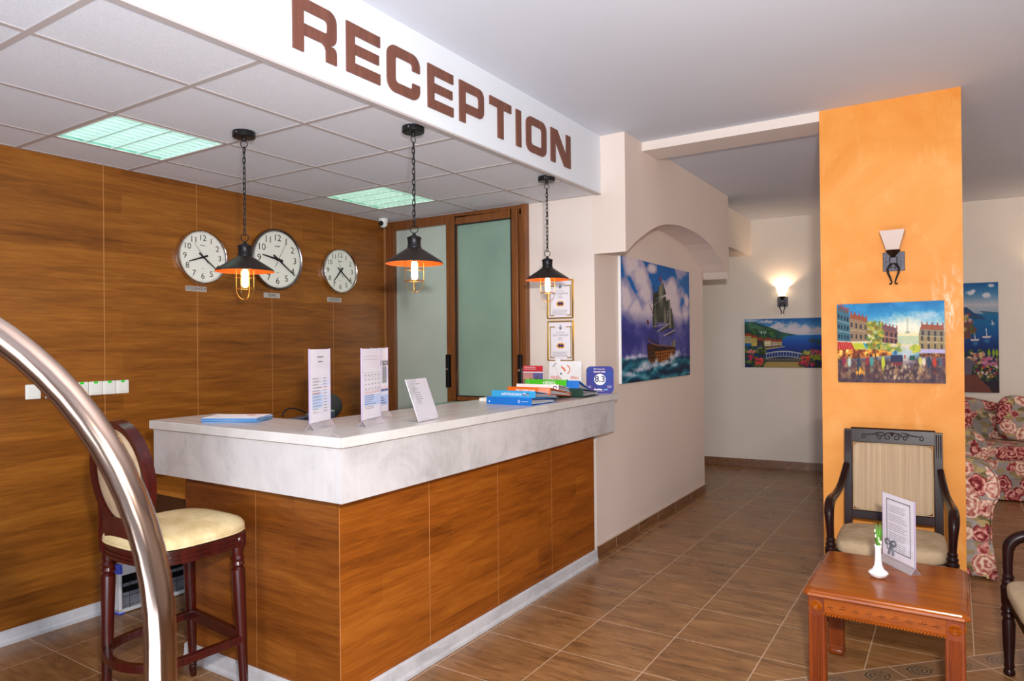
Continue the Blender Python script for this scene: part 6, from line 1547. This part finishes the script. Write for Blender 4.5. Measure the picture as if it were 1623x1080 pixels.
# rounded award sign
t = empty('award_sign', (-2.178, 4.560, TZ0), 'violet-blue rounded sign with a white disc reading 8.3 at the end of the counter', 'sign', None, (-0.16, 0.0, 0.42))
t.location = (-2.163, 4.535, TZ0)
w_, h_, r0 = 0.196, 0.196, 0.032
def rrect(w_, h_, r0, n=8):
    o = []
    for cx, cz, a0 in ((w_/2-r0, r0, -PI/2), (w_/2-r0, h_-r0, 0), (-w_/2+r0, h_-r0, PI/2), (-w_/2+r0, r0, PI)):
        o += [(cx+r0*math.cos(a0+PI/2*k/n), cz+r0*math.sin(a0+PI/2*k/n)) for k in range(n+1)]
    return o
mt = NT('violet_blue_print'); nn = mt.noise(mt.coord(), 9, 4, 0.6); mt.set(Base_Color=mt.ramp(nn, [(0.35, srgb(76, 42, 130)), (0.5, srgb(40, 54, 150)), (0.68, srgb(14, 80, 150))]), Roughness=0.55, Specular_IOR_Level=0.3)
sb = build('board', MB().prism(rrect(w_, h_, r0), 'y', 0, 0.003), mt.m, t)
build('backing', MB().prism(rrect(w_, h_, r0), 'y', 0.0035, 0.007), plain('beige_backing', (206, 178, 150), 0.5), t, loc=(-0.005, 0, 0))
build('disc', MB().lathe([(0.0, -0.0012), (0.041, -0.0012), (0.041, 0)], (0, 0, 0.100), 40, 'y'), 'white', sb)
m = MB(); put_text(m, '8.3', 0.062, (0, -0.0018, 0.101), (1, 0, 0), (0, 0, 1), bold=0.0012); build('score', m, 'navy', sb)
for nm, tx, sz, at_, bo in (('year_heading', '2015 Awards', 0.015, (-0.006, -0.0008, 0.176), 0), ('hotel_name', 'Central Hotel', 0.015, (-0.004, -0.0008, 0.157), 0.0006), ('site_name', 'Booking', 0.017, (-0.014, -0.0008, 0.028), 0.0009)):
    build(nm, put_text(MB(), tx, sz, at_, (1, 0, 0), (0, 0, 1), bold=bo), 'paper', sb)
build('underline', quad(MB(), (-0.005, -0.0008, 0.014), (1, 0, 0), (0, 0, 1), 0.07, 0.001), 'paper', sb)
for s_ in (-1, 1): m = MB(); paper_lines(m, s_*0.07-0.018, s_*0.07+0.018, 0.040, 0.056, 3, -0.0008, 5+s_, (0.6, 1), 0.3); build('small_print', m, 'paper', sb)
m = MB(); put_text(m, '.com', 0.017, (0.040, -0.0008, 0.028), (1, 0, 0), (0, 0, 1), bold=0.0006); build('lettering', m, 'blue_l', sb)

# behind the counter: office chair, monitor, tray
t = empty('office_chair', (-3.18, 2.90, 0), 'black office chair with a rounded headrest, seen behind the nearest sign holder', 'office chair')
build('headrest', MB().ball((0, 0, 1.19), 0.075, 0.088, 0.075, 28, 18), 'foam', t, smooth=60)
build('backrest', MB().cushion(-0.04, 0.05, -0.2, 0.2, 0.62, 1.06, 4, 14, 0.6), 'foam', t, smooth=60)
build('seat', MB().cushion(-0.02, 0.46, -0.22, 0.22, 0.44, 0.52, 5, 14, 0.5), 'foam', t, smooth=60)
build('column', MB().lathe([(0.03, 0.08), (0.03, 0.45)], (0.2, 0, 0), 16).tube([(0.0, 0, 0.60), (-0.04, 0, 0.9), (0.0, 0, 1.15)], 0.012, 8).tube([(0.2, 0, 0.45), (0, 0, 0.47), (-0.02, 0, 0.66)], 0.016, 8), 'black_metal', t, smooth=60)
for k in range(5):
    a = 2*PI*k/5; c_ = Vector((0.2, 0, 0)); l_ = build('leg', MB().tube([c_+Vector((0, 0, 0.10)), c_+Vector((0.26*math.cos(a), 0.26*math.sin(a), 0.065))], [0.022, 0.014], 8), 'black_metal', t, smooth=60)
    build('caster', MB().lathe([(0.026, -0.02), (0.028, 0), (0.026, 0.02)], (0.2+0.26*math.cos(a), 0.26*math.sin(a), 0.028), 16, 'y'), 'black', l_, smooth=40)
t = empty('monitor', (-2.93, 2.50, 0.74), 'dark slate computer screen with a pale top edge behind the sign holders', 'monitor', None, (0, 0, 0.30))
build('bezel', MB().box(-0.03, 0.015, -0.20, 0.30, 0.06, 0.440), 'screen', t, bevel=0.006)
build('top_edge', MB().box(-0.025, 0.010, 0.06, 0.30, 0.440, 0.445), 'teal', t)
build('display', MB().box(-0.032, -0.030, -0.185, 0.285, 0.075, 0.425), 'black', t)
build('stand', MB().box(-0.06, 0.06, -0.02, 0.12, 0, 0.01).box(-0.01, 0.01, 0.03, 0.07, 0.01, 0.1), 'screen', t)
o = build('cable', MB().tube(spline([(-2.93, 2.36, 1.19), (-2.935, 2.375, 1.215), (-2.94, 2.41, 1.228), (-2.95, 2.47, 1.22), (-2.96, 2.55, 1.19)], 6), 0.004, 8), 'black_metal', smooth=60)
tag(o, 'thin black cable looping up behind the nearest sign holder', 'cable')
o = build('paper_sheet', MB().box(-0.13, 0.13, -0.09, 0.09, 0, 0.012), 'paper_blue', loc=(-3.14, 4.16, 1.09), rot=(0, 0, 0.2)); tag(o, 'bluish sheets of paper lying on the low shelf before the glass partition', 'paper')
o = build('white_box', MB().box(-0.07, 0.07, -0.08, 0.08, 0, 0.022), 'white', loc=(-2.50, 3.68, TZ0), rot=(0, 0, 0.1), bevel=0.003); tag(o, 'small white box showing at the left end of the light blue binder', 'box')
